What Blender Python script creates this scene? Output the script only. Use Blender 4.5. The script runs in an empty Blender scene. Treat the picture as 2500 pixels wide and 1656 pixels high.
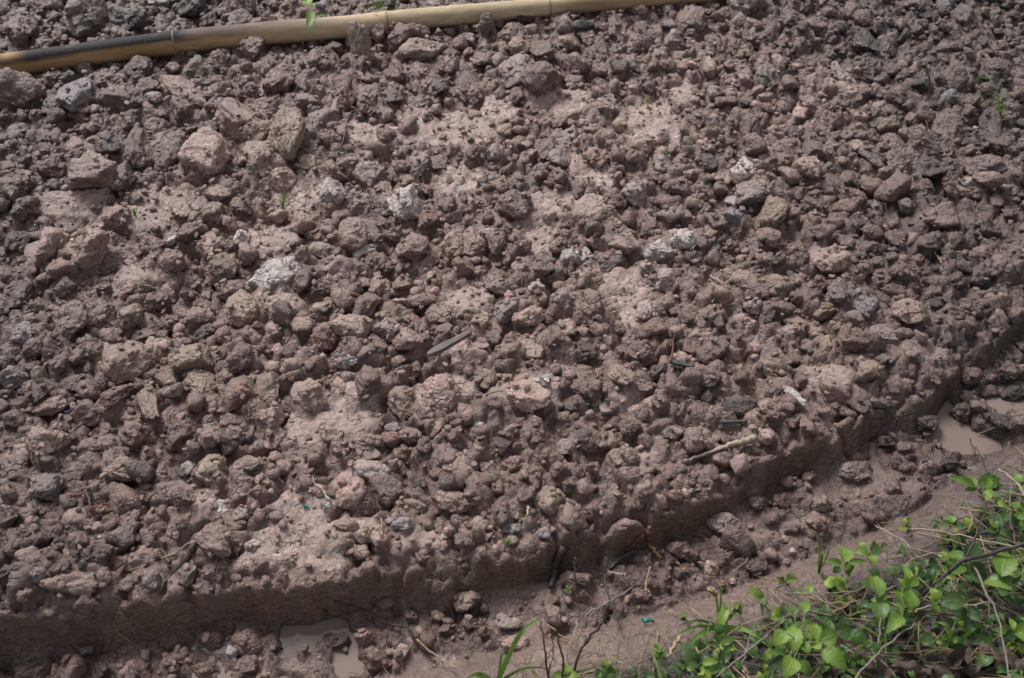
import bpy, math, random
import numpy as np
from mathutils import Vector, Matrix

R = math.radians
rng = np.random.default_rng(7)
random.seed(7)
scene = bpy.context.scene
COL = scene.collection

# ------------------------------------------------------------------ camera
CAM_H, PITCH, LENS = 1.6, 48.0, 35.0
cam_d = bpy.data.cameras.new("camera")
cam = bpy.data.objects.new("camera", cam_d)
COL.objects.link(cam)
cam.location = (0, 0, CAM_H)
cam.rotation_euler = (R(90 - PITCH), 0, 0)
cam_d.lens = LENS
cam_d.sensor_width = 36
cam_d.clip_start = 0.02
cam_d.clip_end = 200
cam_d.dof.use_dof = True
cam_d.dof.focus_distance = 2.12
cam_d.dof.aperture_fstop = 4.5
scene.camera = cam

# ------------------------------------------------------------------ world, sun, exposure
SUN_EL, SUN_AZ = 47.0, -30.0          # azimuth measured from +Y (behind the bed) towards +X
world = bpy.data.worlds.new("World")
scene.world = world
world.use_nodes = True
wn = world.node_tree
bg = wn.nodes["Background"]
sky = wn.nodes.new("ShaderNodeTexSky")
sky.sky_type = 'NISHITA'
sky.sun_disc = False
sky.sun_elevation = R(SUN_EL)
sky.sun_rotation = R(SUN_AZ)
sky.air_density = 1.0
sky.dust_density = 3.0
hsv = wn.nodes.new("ShaderNodeHueSaturation")
hsv.inputs["Saturation"].default_value = 0.24
wn.links.new(sky.outputs[0], hsv.inputs["Color"])
wn.links.new(hsv.outputs[0], bg.inputs[0])
bg.inputs[1].default_value = 0.054

sun_d = bpy.data.lights.new("sun", 'SUN')
sun_d.energy = 1.5
sun_d.angle = R(21)
sun_d.color = (1.0, 0.975, 0.965)
sun = bpy.data.objects.new("sun", sun_d)
COL.objects.link(sun)
sd = Vector((math.sin(R(SUN_AZ)) * math.cos(R(SUN_EL)), math.cos(R(SUN_AZ)) * math.cos(R(SUN_EL)), math.sin(R(SUN_EL))))
sun.rotation_euler = sd.to_track_quat('Z', 'Y').to_euler()

scene.view_settings.view_transform = 'Standard'
scene.view_settings.look = 'None'
scene.view_settings.exposure = 1.38
scene.view_settings.gamma = 1
scene.view_settings.use_curve_mapping = False
scene.cycles.max_bounces = 6
scene.cycles.use_denoising = True
scene.cycles.denoising_input_passes = 'RGB_ALBEDO_NORMAL'
scene.cycles.denoising_prefilter = 'ACCURATE'

# ------------------------------------------------------------------ helpers: pixel ray to ground point
TH = R(PITCH)
F = LENS / 36 * 2500
CT, ST = math.cos(TH), math.sin(TH)

def P(u, v, z=0.0):
    a, b = (u - 1250) / F, -(v - 828) / F
    d = np.array([a, CT + b * ST, -ST + b * CT])
    t = (z - CAM_H) / d[2]
    return np.array([d[0] * t, d[1] * t, z])

def mpp(p):                       # metres per photo pixel at point p
    d = p[1] * CT + (CAM_H - p[2]) * ST
    return d / F

CROP = {'A': (0, 0), 'B': (825, 0), 'C': (1650, 0), 'D': (0, 546), 'E': (825, 546), 'F': (1650, 546),
        'G': (0, 1093), 'H': (825, 1093), 'I': (1650, 1093)}
K = 850 / 2367

def px(c, x, y):
    o = CROP[c]
    return o[0] + x * K, o[1] + y * K

# ------------------------------------------------------------------ noise
_pr = np.random.default_rng(11)
PERM = np.concatenate([_pr.permutation(512)] * 3).astype(np.int64)
GR = _pr.normal(size=(512, 3)); GR /= np.linalg.norm(GR, axis=1)[:, None]
GR = GR.astype(np.float32)

def noise3(p):
    p = np.asarray(p, dtype=np.float32)
    i = np.floor(p).astype(np.int64); f = p - i
    i &= 511
    w = f * f * f * (f * (f * 6 - 15) + 10)
    out = 0
    for dx in (0, 1):
        ax = PERM[(i[:, 0] + dx) & 511]
        wx = w[:, 0] if dx else 1 - w[:, 0]
        for dy in (0, 1):
            ay = PERM[(ax + i[:, 1] + dy) & 511]
            wy = w[:, 1] if dy else 1 - w[:, 1]
            for dz in (0, 1):
                h = PERM[(ay + i[:, 2] + dz) & 511]
                g = GR[h]
                dot = g[:, 0] * (f[:, 0] - dx) + g[:, 1] * (f[:, 1] - dy) + g[:, 2] * (f[:, 2] - dz)
                out = out + dot * wx * wy * (w[:, 2] if dz else 1 - w[:, 2])
    return out * 1.5

def fbm(p, octv=4, gain=0.5, lac=2.03):
    a, s, o = 1.0, 0, 0
    p = np.asarray(p, dtype=np.float32)
    for k in range(octv):
        o = o + a * noise3(p + 17.3 * k)
        s += a; a *= gain; p = p * lac
    return o / s

def rid(p, octv=3):
    a, s, o = 1.0, 0, 0
    for k in range(octv):
        o = o + a * (1 - np.abs(noise3(p + 31.7 * k)) * 2)
        s += a; a *= 0.5; p = p * 2.1
    return o / s

RND = _pr.random((4096, 4)).astype(np.float32)

def worley2(x, y, seed=0):
    ix = np.floor(x).astype(np.int64); iy = np.floor(y).astype(np.int64)
    f1 = np.full(x.shape, 9.0, np.float32); f2 = f1.copy(); rid_ = np.zeros(x.shape, np.float32)
    pl = np.zeros(x.shape, np.float32)
    for dx in (-1, 0, 1):
        for dy in (-1, 0, 1):
            h = (PERM[(ix + dx + seed * 7) & 511] * 8 + PERM[(PERM[(iy + dy) & 511] + ix + dx + seed) & 511]) & 4095
            r = RND[h]
            ex = ix + dx + r[:, 0] - x; ey = iy + dy + r[:, 1] - y
            d = np.sqrt(ex * ex + ey * ey)
            slope = (ex * (r[:, 3] - .5) + ey * (r[:, 2] - .5)) * 2
            n = d < f1
            f2 = np.where(n, f1, np.minimum(f2, d))
            rid_ = np.where(n, r[:, 2], rid_); pl = np.where(n, slope, pl)
            f1 = np.where(n, d, f1)
    return f1, f2, rid_, pl

def worley3(p, seed=0):
    i = np.floor(p).astype(np.int64)
    f1 = np.full(len(p), 9.0); f2 = f1.copy()
    for dx in (-1, 0, 1):
        for dy in (-1, 0, 1):
            for dz in (-1, 0, 1):
                h = PERM[(PERM[(PERM[(i[:, 0] + dx + seed) & 511] + i[:, 1] + dy) & 511] + i[:, 2] + dz) & 511] * 7 & 4095
                r = RND[h]
                d = np.sqrt((i[:, 0] + dx + r[:, 0] - p[:, 0]) ** 2 + (i[:, 1] + dy + r[:, 1] - p[:, 1]) ** 2 + (i[:, 2] + dz + r[:, 2] - p[:, 2]) ** 2)
                n = d < f1
                f2 = np.where(n, f1, np.minimum(f2, d)); f1 = np.where(n, d, f1)
    return f1, f2

def sstep(a, b, x):
    t = np.clip((x - a) / (b - a), 0, 1)
    return t * t * (3 - 2 * t)

# ------------------------------------------------------------------ mesh building
def mesh_np(name, v, f, smooth=True, tint=None, uv=None):
    v = np.ascontiguousarray(v, dtype=np.float32); f = np.ascontiguousarray(f, dtype=np.int32)
    n = f.shape[1]
    me = bpy.data.meshes.new(name)
    me.vertices.add(len(v)); me.vertices.foreach_set("co", v.ravel())
    me.loops.add(f.size); me.loops.foreach_set("vertex_index", f.ravel())
    me.polygons.add(len(f)); me.polygons.foreach_set("loop_start", np.arange(0, f.size, n, dtype=np.int32))
    me.polygons.foreach_set("loop_total", np.full(len(f), n, dtype=np.int32))
    me.polygons.foreach_set("use_smooth", np.full(len(f), smooth, dtype=bool))
    if tint is not None:
        at = me.attributes.new("tint", 'FLOAT_COLOR', 'POINT')
        c = np.ones((len(v), 4), np.float32); c[:, :tint.shape[1]] = tint
        at.data.foreach_set("color", c.ravel())
    if uv is not None:
        at = me.attributes.new("along", 'FLOAT_VECTOR', 'POINT')
        at.data.foreach_set("vector", np.ascontiguousarray(uv, dtype=np.float32).ravel())
    me.update()
    me.validate(verbose=False)
    return me

def obj(name, me, mat=None, parent=None, loc=None):
    o = bpy.data.objects.new(name, me)
    COL.objects.link(o)
    if mat is not None and me is not None and len(me.materials) == 0:
        me.materials.append(mat)
    if parent is not None:
        o.parent = parent
    if loc is not None:
        o.location = loc
    return o

def tag(o, label=None, cat=None, group=None, kind=None):
    if label: o["label"] = label
    if cat: o["category"] = cat
    if group: o["group"] = group
    if kind: o["kind"] = kind
    return o

_ICO = {}
def ico(level):
    if level in _ICO: return _ICO[level]
    t = (1 + 5 ** .5) / 2
    v = [(-1, t, 0), (1, t, 0), (-1, -t, 0), (1, -t, 0), (0, -1, t), (0, 1, t), (0, -1, -t), (0, 1, -t), (t, 0, -1), (t, 0, 1), (-t, 0, -1), (-t, 0, 1)]
    v = [np.array(a, float) / np.linalg.norm(a) for a in v]
    f = [(0, 11, 5), (0, 5, 1), (0, 1, 7), (0, 7, 10), (0, 10, 11), (1, 5, 9), (5, 11, 4), (11, 10, 2), (10, 7, 6), (7, 1, 8), (3, 9, 4), (3, 4, 2), (3, 2, 6), (3, 6, 8), (3, 8, 9), (4, 9, 5), (2, 4, 11), (6, 2, 10), (8, 6, 7), (9, 8, 1)]
    for _ in range(level):
        cache = {}; nf = []
        def mid(a, b):
            k = (a, b) if a < b else (b, a)
            if k not in cache:
                m = v[a] + v[b]; v.append(m / np.linalg.norm(m)); cache[k] = len(v) - 1
            return cache[k]
        for a, b, c in f:
            ab, bc, ca = mid(a, b), mid(b, c), mid(c, a)
            nf += [(a, ab, ca), (b, bc, ab), (c, ca, bc), (ab, bc, ca)]
        f = nf
    _ICO[level] = (np.array(v), np.array(f, np.int32))
    return _ICO[level]

def clod_shape(seed, level, round_=0.0, rough=1.0, crack=1.0):
    """an angular broken lump of clay: soft-edged random polyhedron with knobs, pits and cracks"""
    r = np.random.default_rng(seed)
    d, f = ico(level)
    n = 13
    k = np.arange(n) + .5
    ph = np.arccos(1 - 2 * k / n); th = math.pi * (1 + 5 ** .5) * k
    N = np.stack([np.cos(th) * np.sin(ph), np.sin(th) * np.sin(ph), np.cos(ph)], 1) + r.normal(0, .42, (n, 3))
    N /= np.linalg.norm(N, axis=1)[:, None]
    D = r.uniform(.62, 1.05, n) * (1 - round_) + .9 * round_
    pw = r.uniform(10, 26) * (1 - .6 * round_)
    rad = (np.sum((np.maximum(d @ N.T, 0) / D) ** pw, axis=1) + 1e-9) ** (-1 / pw)
    rad = np.minimum(rad, 1.25)
    p = d * rad[:, None]
    o = r.uniform(0, 200, 3)
    q = p + .35 * np.stack([noise3(p * 1.1 + o + 9), noise3(p * 1.1 + o + 29), noise3(p * 1.1 + o + 49)], 1)
    disp = .34 * (1 - .6 * round_) * fbm(q * 1.15 + o, 3)
    disp = disp + rough * .065 * (rid(q * 2.1 + o, 3) - .5)
    if level >= 3:
        f1, f2 = worley3(q * 2.7 + o, int(seed) & 255)
        disp = disp - rough * .085 * (f1 - .45)
        g1, g2 = worley3(q * 1.25 + o + 5, (int(seed) * 3) & 255)
        disp = disp - crack * .10 * np.exp(-((g2 - g1) / .05) ** 2) * (noise3(q * 1.7 + o) > -.05)
    if level >= 4:
        disp = disp + rough * .034 * fbm(q * 8 + o, 3)
        h1, _ = worley3(q * 8 + o, 5)
        disp = disp - rough * .035 * (h1 - .45)
    p = d * (rad + disp)[:, None]
    e = max(np.abs(p[:, 0]).max(), np.abs(p[:, 1]).max())
    return p / (e * .97), f

def resample(pts, n, jit=0.0):
    pts = np.array(pts, float)
    if len(pts) == 2:
        t = np.linspace(0, 1, n)[:, None]; out = pts[0] * (1 - t) + pts[1] * t
    else:
        q = np.vstack([2 * pts[0] - pts[1], pts, 2 * pts[-1] - pts[-2]])
        out = []
        for s in np.linspace(0, len(pts) - 1 - 1e-6, n):
            i = int(s); t = s - i
            a, b, c, d = q[i:i + 4]
            out.append(.5 * (2 * b + (c - a) * t + (2 * a - 5 * b + 4 * c - d) * t * t + (3 * b - a - 3 * c + d) * t ** 3))
        out = np.array(out)
    if jit:
        out = out + rng.normal(0, jit, out.shape)
    return out

def tube(pts, rad, sides=6, cap=True):
    pts = np.array(pts, float); n = len(pts)
    rad = np.broadcast_to(np.array(rad, float), (n,)) if np.ndim(rad) < 2 else rad
    tan = np.gradient(pts, axis=0); tan /= np.linalg.norm(tan, axis=1)[:, None] + 1e-12
    up = np.array([0.13, .21, 1.0]); up /= np.linalg.norm(up)
    s = np.cross(tan, up); s /= np.linalg.norm(s, axis=1)[:, None] + 1e-9
    t2 = np.cross(s, tan)
    a = np.arange(sides) * 2 * math.pi / sides
    v = pts[:, None, :] + rad[:, None, None] * (np.cos(a)[None, :, None] * s[:, None, :] + np.sin(a)[None, :, None] * t2[:, None, :])
    v = v.reshape(-1, 3)
    f = []
    for i in range(n - 1):
        for j in range(sides):
            k = (j + 1) % sides
            f.append((i * sides + j, i * sides + k, (i + 1) * sides + k)); f.append((i * sides + j, (i + 1) * sides + k, (i + 1) * sides + j))
    if cap:
        for base, ring in ((0, 0), (n - 1, (n - 1) * sides)):
            for j in range(1, sides - 1):
                f.append((ring, ring + j + 1, ring + j) if base == 0 else (ring, ring + j, ring + j + 1))
    return v, np.array(f, np.int32)

def join(parts):
    vs, fs, n = [], [], 0
    for v, f in parts:
        vs.append(v); fs.append(f + n); n += len(v)
    return np.vstack(vs), np.vstack(fs)

# ------------------------------------------------------------------ materials
def new_mat(name):
    m = bpy.data.materials.new(name); m.use_nodes = True
    nt = m.node_tree
    return m, nt, nt.nodes["Principled BSDF"]

def nd(nt, t, **kw):
    n = nt.nodes.new(t)
    for k, v in kw.items():
        if k.startswith("i_"):
            n.inputs[k[2:].replace("_", " ")].default_value = v
        else:
            setattr(n, k, v)
    return n

def noise_n(nt, vec, scale, detail=5, rough=.6, dist=0.0):
    n = nd(nt, "ShaderNodeTexNoise", i_Scale=scale, i_Detail=detail, i_Roughness=rough, i_Distortion=dist)
    nt.links.new(vec, n.inputs["Vector"])
    return n.outputs["Fac"]

def ramp(nt, fac, a, b, c0=(0, 0, 0, 1), c1=(1, 1, 1, 1)):
    r = nd(nt, "ShaderNodeValToRGB")
    r.color_ramp.elements[0].position = a; r.color_ramp.elements[1].position = b
    r.color_ramp.elements[0].color = c0; r.color_ramp.elements[1].color = c1
    nt.links.new(fac, r.inputs[0])
    return r.outputs[0]

def mixc(nt, fac, a, b, mode='MIX'):
    m = nd(nt, "ShaderNodeMix", data_type='RGBA', blend_type=mode)
    for val, i in ((fac, 0), (a, 6), (b, 7)):
        if hasattr(val, "is_linked") or hasattr(val, "links"):
            nt.links.new(val, m.inputs[i])
        else:
            m.inputs[i].default_value = val
    return m.outputs[2]

def math_n(nt, op, a, b=0.0, c=None):
    m = nd(nt, "ShaderNodeMath", operation=op)
    for i, val in enumerate((a, b) + ((c,) if c is not None else ())):
        if hasattr(val, "links"): nt.links.new(val, m.inputs[i])
        else: m.inputs[i].default_value = val
    return m.outputs[0]

def bump(nt, height, dist, strength=1.0, normal=None):
    b = nd(nt, "ShaderNodeBump", i_Distance=dist, i_Strength=strength)
    nt.links.new(height, b.inputs["Height"])
    if normal is not None: nt.links.new(normal, b.inputs["Normal"])
    return b.outputs[0]

def soil_material(name, source):
    m, nt, bs = new_mat(name)
    L = nt.links
    geo = nd(nt, "ShaderNodeNewGeometry")
    pos = geo.outputs["Position"]
    if source == 'attr':
        a = nd(nt, "ShaderNodeAttribute", attribute_name="tint")
        base = a.outputs["Color"]; alpha = a.outputs["Alpha"]
    else:
        a = nd(nt, "ShaderNodeObjectInfo")
        base = a.outputs["Color"]; alpha = a.outputs["Alpha"]
    n1 = noise_n(nt, pos, 14, 6, .62)
    n2 = noise_n(nt, pos, 70, 8, .7, .3)
    n3 = noise_n(nt, pos, 400, 4, .7)
    n4 = noise_n(nt, pos, 32, 5, .6, .8)
    # grain and mottling
    mot = ramp(nt, n2, .30, .72, (.66, .64, .64, 1), (1.34, 1.36, 1.38, 1))
    c = mixc(nt, 1.0, base, mot, 'MULTIPLY')
    gr = ramp(nt, n3, .28, .75, (.80, .80, .80, 1), (1.22, 1.22, 1.22, 1))
    c = mixc(nt, 1.0, c, gr, 'MULTIPLY')
    wet = ramp(nt, n1, .38, .66, (.82, .80, .79, 1), (1.16, 1.17, 1.18, 1))
    c = mixc(nt, 1.0, c, wet, 'MULTIPLY')
    # grey clay film and rusty ochre blotches
    c = mixc(nt, math_n(nt, 'MULTIPLY', ramp(nt, n4, .56, .70), .38), c, (.27, .225, .205, 1))
    och = noise_n(nt, pos, 22, 6, .75, 1.2)
    c = mixc(nt, math_n(nt, 'MULTIPLY', ramp(nt, och, .63, .72), .42), c, (.23, .135, .055, 1))
    # tiny pale grit
    vo = nd(nt, "ShaderNodeTexVoronoi", i_Scale=150)
    L.new(pos, vo.inputs["Vector"])
    sp = math_n(nt, 'MULTIPLY', math_n(nt, 'LESS_THAN', vo.outputs["Distance"], .13), math_n(nt, 'GREATER_THAN', n4, .57))
    c = mixc(nt, math_n(nt, 'MULTIPLY', sp, .6), c, (.42, .38, .33, 1))
    L.new(c, bs.inputs["Base Color"])
    # roughness: damp clay
    ro = math_n(nt, 'MULTIPLY_ADD', n2, .34, .24)
    L.new(math_n(nt, 'MULTIPLY', ro, alpha), bs.inputs["Roughness"])
    bs.inputs["Specular IOR Level"].default_value = .75
    # relief
    warp = nd(nt, "ShaderNodeTexNoise", i_Scale=30, i_Detail=3)
    L.new(pos, warp.inputs["Vector"])
    wp = nd(nt, "ShaderNodeVectorMath", operation='MULTIPLY_ADD')
    L.new(warp.outputs["Color"], wp.inputs[0]); wp.inputs[1].default_value = (.035, .035, .035); L.new(pos, wp.inputs[2])
    ve = nd(nt, "ShaderNodeTexVoronoi", feature='DISTANCE_TO_EDGE', i_Scale=38)
    L.new(wp.outputs[0], ve.inputs["Vector"])
    cr = math_n(nt, 'MULTIPLY', math_n(nt, 'SUBTRACT', 1.0, ramp(nt, ve.outputs["Distance"], 0.0, .07)), ramp(nt, n1, .46, .58))
    vb = nd(nt, "ShaderNodeTexVoronoi", i_Scale=95)
    L.new(wp.outputs[0], vb.inputs["Vector"])
    h = math_n(nt, 'MULTIPLY_ADD', n2, 1.0, math_n(nt, 'MULTIPLY', cr, -.55))
    h = math_n(nt, 'MULTIPLY_ADD', vb.outputs["Distance"], -.40, h)
    b1 = bump(nt, h, .0085, .9)
    b2 = bump(nt, n3, .0018, .9, b1)
    L.new(b2, bs.inputs["Normal"])
    return m

M_SOIL = soil_material("damp_clay_ground", 'attr')
M_CLOD = soil_material("damp_clay_clod", 'obj')

def simple_mat(name, col, rough=.6, var=.3, scale=60, bump_d=.001, spec=.4, obj_var=0.0, trans=0.0):
    m, nt, bs = new_mat(name)
    geo = nd(nt, "ShaderNodeNewGeometry")
    n = noise_n(nt, geo.outputs["Position"], scale, 6, .65, .3)
    lo = tuple(c * (1 - var) for c in col) + (1,); hi = tuple(min(1, c * (1 + var)) for c in col) + (1,)
    c = ramp(nt, n, .3, .7, lo, hi)
    if obj_var:
        oi = nd(nt, "ShaderNodeObjectInfo")
        mr = nd(nt, "ShaderNodeMapRange"); nt.links.new(oi.outputs["Random"], mr.inputs[0])
        mr.inputs[3].default_value = 1 - obj_var; mr.inputs[4].default_value = 1 + obj_var
        hs = nd(nt, "ShaderNodeHueSaturation"); nt.links.new(mr.outputs[0], hs.inputs["Value"]); nt.links.new(c, hs.inputs["Color"])
        c = hs.outputs[0]
    nt.links.new(c, bs.inputs["Base Color"])
    bs.inputs["Roughness"].default_value = rough
    bs.inputs["Specular IOR Level"].default_value = spec
    if bump_d:
        nt.links.new(bump(nt, n, bump_d, .8), bs.inputs["Normal"])
    return m

M_STRAW = simple_mat("dry_straw", (.22, .16, .10), .6, .45, 120, .0004, obj_var=.3)
M_ROOT = simple_mat("dark_root", (.055, .036, .028), .55, .5, 160, .0008)
M_REDROOT = simple_mat("reddish_root", (.13, .055, .04), .5, .4, 160, .0008)
M_ORANGE = simple_mat("orange_root", (.15, .07, .035), .45, .5, 90, .001)
M_PALE = simple_mat("pale_stem", (.27, .215, .165), .55, .35, 120, .0005)
M_GREYSTEM = simple_mat("grey_stem", (.17, .14, .125), .6, .35, 120, .0005)
M_TWIG = simple_mat("dark_twig", (.035, .027, .024), .6, .4, 150, .0006)
def wood_mat(name, c0, c1):
    m, nt, bs = new_mat(name)
    tc = nd(nt, "ShaderNodeTexCoord"); mp = nd(nt, "ShaderNodeMapping"); nt.links.new(tc.outputs["Object"], mp.inputs[0]); mp.inputs["Scale"].default_value = (18, 170, 170)
    n = noise_n(nt, mp.outputs[0], 1.6, 6, .7, .5); n2 = noise_n(nt, tc.outputs["Object"], 40, 5, .6)
    c = ramp(nt, n, .33, .66, c0 + (1,), c1 + (1,))
    c = mixc(nt, math_n(nt, 'MULTIPLY', ramp(nt, n2, .45, .65), .6), c, (.12, .075, .05, 1))
    nt.links.new(c, bs.inputs["Base Color"]); bs.inputs["Roughness"].default_value = .6
    nt.links.new(bump(nt, n, .004, 1.0), bs.inputs["Normal"])
    return m
M_WOOD = wood_mat("weathered_wood_grain", (.055, .045, .042), (.20, .155, .145))
M_BLACK = simple_mat("charred_wood", (.05, .042, .042), .5, .4, 60, .0015)
M_DEAD = simple_mat("dead_leaf", (.066, .046, .034), .65, .55, 60, .002, obj_var=.4)
M_BLUE = simple_mat("blue_plastic", (.05, .11, .26), .4, .2, 20, .0003)
M_TEAL = simple_mat("teal_plastic", (.02, .22, .19), .35, .2, 60, .001)
M_RED = simple_mat("red_plastic", (.22, .04, .035), .4, .25, 90, .001)
M_WHITE = simple_mat("white_plastic", (.32, .295, .265), .4, .25, 90, .001)
M_BLUEF = simple_mat("blue_fibre", (.05, .07, .16), .5, .2, 90, 0)

def leaf_material(name, c0, c1, attr=True, trans=.25, rough=.42):
    m, nt, bs = new_mat(name)
    L = nt.links
    at = nd(nt, "ShaderNodeAttribute", attribute_name="along")
    sep = nd(nt, "ShaderNodeSeparateXYZ"); L.new(at.outputs["Vector"], sep.inputs[0])
    oi = nd(nt, "ShaderNodeObjectInfo")
    geo = nd(nt, "ShaderNodeNewGeometry")
    n = noise_n(nt, geo.outputs["Position"], 90, 5, .6)
    c = mixc(nt, ramp(nt, n, .3, .7), c0 + (1,), c1 + (1,))
    ax = math_n(nt, 'ABSOLUTE', sep.outputs[0])
    mid = math_n(nt, 'SUBTRACT', 1.0, ramp(nt, ax, 0.0, .09))
    sv = math_n(nt, 'SUBTRACT', math_n(nt, 'MULTIPLY', sep.outputs[1], 7.0), math_n(nt, 'MULTIPLY', ax, 2.6))
    fr = math_n(nt, 'ABSOLUTE', math_n(nt, 'SUBTRACT', math_n(nt, 'FRACT', sv), .5))
    sidev = math_n(nt, 'SUBTRACT', 1.0, ramp(nt, fr, 0.0, .14))
    vein = math_n(nt, 'MAXIMUM', mid, math_n(nt, 'MULTIPLY', sidev, .5))
    c = mixc(nt, math_n(nt, 'MULTIPLY', vein, .40), c, (c1[0] * 1.5, c1[1] * 1.4, c1[2] * 1.5, 1))
    hs = nd(nt, "ShaderNodeHueSaturation"); L.new(c, hs.inputs["Color"])
    mr = nd(nt, "ShaderNodeMapRange"); L.new(oi.outputs["Random"], mr.inputs[0]); mr.inputs[3].default_value = .62; mr.inputs[4].default_value = 1.25
    L.new(mr.outputs[0], hs.inputs["Value"])
    mh = nd(nt, "ShaderNodeMapRange"); L.new(oi.outputs["Random"], mh.inputs[0]); mh.inputs[3].default_value = .515; mh.inputs[4].default_value = .485
    L.new(mh.outputs[0], hs.inputs["Hue"])
    L.new(hs.outputs[0], bs.inputs["Base Color"])
    bs.inputs["Roughness"].default_value = rough
    bs.inputs["Specular IOR Level"].default_value = .4
    L.new(bump(nt, math_n(nt, 'MULTIPLY_ADD', vein, -.6, n), .0012, .8), bs.inputs["Normal"])
    tr = nd(nt, "ShaderNodeBsdfTranslucent")
    L.new(hs.outputs[0], tr.inputs["Color"])
    mx = nd(nt, "ShaderNodeMixShader"); mx.inputs[0].default_value = trans
    L.new(bs.outputs[0], mx.inputs[1]); L.new(tr.outputs[0], mx.inputs[2])
    L.new(mx.outputs[0], nt.nodes["Material Output"].inputs["Surface"])
    return m

M_LEAF = leaf_material("weed_leaf", (.080, .150, .022), (.135, .225, .033))
M_YLEAF = leaf_material("young_weed_leaf", (.145, .235, .033), (.21, .31, .045))
M_DLEAF = leaf_material("old_weed_leaf", (.032, .070, .018), (.055, .105, .026))
M_GRASS = leaf_material("grass_blade", (.10, .21, .04), (.17, .30, .06))
M_STEM = simple_mat("green_stem", (.11, .17, .045), .5, .3, 100, .0003)

# ------------------------------------------------------------------ the ground: bed, ditch and bank
BED_EDGE = [(-200, 1545), (0, 1513), (144, 1492), (287, 1481), (442, 1447), (646, 1434), (850, 1414), (1076, 1380), (1256, 1352), (1364, 1326),
            (1507, 1298), (1600, 1262), (1700, 1222), (1830, 1160), (1955, 1092), (2100, 1035), (2260, 955), (2404, 851), (2500, 765), (2600, 660)]
BANK_FOOT = [(500, 1790), (800, 1700), (1050, 1640), (1300, 1588), (1500, 1545), (1700, 1490), (1850, 1440), (1990, 1385), (2120, 1330), (2230, 1270), (2330, 1195), (2420, 1140), (2560, 1085), (2700, 1030)]
e = np.array([P(u, v, 0.0) for u, v in BED_EDGE])
b = np.array([P(u, v, -.105) for u, v in BANK_FOOT])

def poly_y(pts, x):
    xs, ys = pts[:, 0], pts[:, 1]
    o = np.argsort(xs); xs, ys = xs[o], ys[o]
    y = np.interp(x, xs, ys)
    s1 = (ys[-1] - ys[-3]) / (xs[-1] - xs[-3]); s0 = (ys[3] - ys[0]) / (xs[3] - xs[0])
    y = np.where(x > xs[-1], ys[-1] + (x - xs[-1]) * s1 * .8, y)
    return np.where(x < xs[0], ys[0] + (x - xs[0]) * s0, y)

# smeared pale clay patches (crop, x, y, rx, ry)
PATCH = [('B', 300, 950, 260, 90), ('B', 800, 930, 320, 120), ('B', 1100, 760, 150, 90), ('B', 1500, 700, 220, 110), ('B', 2150, 900, 200, 160),
         ('B', 520, 820, 120, 60), ('B', 850, 1250, 170, 90), ('B', 1700, 1200, 150, 90), ('B', 1250, 560, 60, 40), ('C', 1150, 590, 190, 70), ('C', 60, 640, 110, 100),
         ('B', 1560, 1420, 300, 90), ('E', 1330, 40, 230, 60), ('E', 1350, 150, 90, 110), ('E', 1960, 480, 190, 190), ('E', 2020, 640, 120, 90), ('E', 850, 500, 200, 90),
         ('E', 100, 1290, 210, 170), ('E', 720, 1170, 200, 130), ('E', 870, 900, 160, 90), ('E', 1280, 1170, 220, 110), ('E', 2000, 1240, 170, 70), ('D', 2130, 1380, 180, 170),
         ('D', 850, 940, 190, 140), ('D', 900, 400, 180, 80), ('D', 640, 170, 180, 150), ('D', 340, 180, 150, 130), ('D', 1850, 110, 180, 90), ('D', 1900, 560, 200, 60),
         ('A', 1070, 1420, 180, 130), ('A', 2050, 1350, 200, 120), ('A', 1420, 1110, 150, 120), ('A', 520, 1420, 220, 100), ('A', 900, 1500, 200, 90),
         ('F', 1060, 1060, 170, 90), ('F', 1060, 260, 170, 80), ('F', 60, 90, 60, 60), ('F', 1700, 900, 160, 60), ('G', 2050, 650, 330, 170), ('G', 1350, 360, 160, 70), ('G', 2100, 400, 220, 100),
         ('G', 1800, 760, 170, 90), ('G', 2250, 800, 130, 60), ('G', 250, 50, 200, 60), ('H', 150, 260, 200, 90), ('H', 120, 560, 180, 90), ('H', 560, 640, 200, 70), ('H', 2000, 60, 150, 70),
         # in the ditch
         ('H', 1250, 1050, 300, 110), ('H', 1200, 1250, 220, 90), ('H', 1800, 1060, 120, 90), ('H', 500, 1250, 160, 100), ('H', 600, 1480, 250, 70), ('I', 250, 520, 260, 120), ('I', 1150, 330, 330, 140),
         ('I', 1380, 330, 250, 100), ('I', 800, 640, 250, 80), ('I', 450, 640, 200, 80), ('G', 2080, 1490, 160, 80), ('G', 950, 1420, 160, 90), ('H', 1700, 640, 100, 60)]
# puddles: (crop, x, y, rx, ry)
PUD1 = [('G', 2060, 1290, 150, 130), ('G', 2190, 1190, 110, 60), ('G', 2050, 1380, 120, 80), ('G', 2150, 1250, 110, 90), ('G', 2290, 1200, 60, 90), ('H', 60, 1440, 90, 160), ('H', 30, 1290, 60, 80), ('G', 1950, 1440, 60, 30), ('H', 100, 1530, 120, 60)]
PUD2 = [('F', 1790, 1430, 190, 150), ('F', 1830, 1340, 60, 90), ('F', 2230, 1260, 220, 120), ('F', 2367, 1330, 170, 140), ('F', 1870, 1530, 230, 90), ('I', 1950, 30, 230, 80), ('I', 2100, 45, 90, 50), ('F', 2050, 1540, 70, 50), ('F', 2330, 1180, 80, 60)]

def axis(lo, hi, step, far_lo, far_hi, g=1.22):
    a = list(np.arange(lo, hi, step))
    s, x = step, hi
    while x < far_hi:
        a.append(x); s = min(s * g, .8); x += s
    s, x, pre = step, lo, []
    while x > far_lo:
        s = min(s * g, .8); x -= s; pre.append(x)
    return np.array(pre[::-1] + a)

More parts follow.
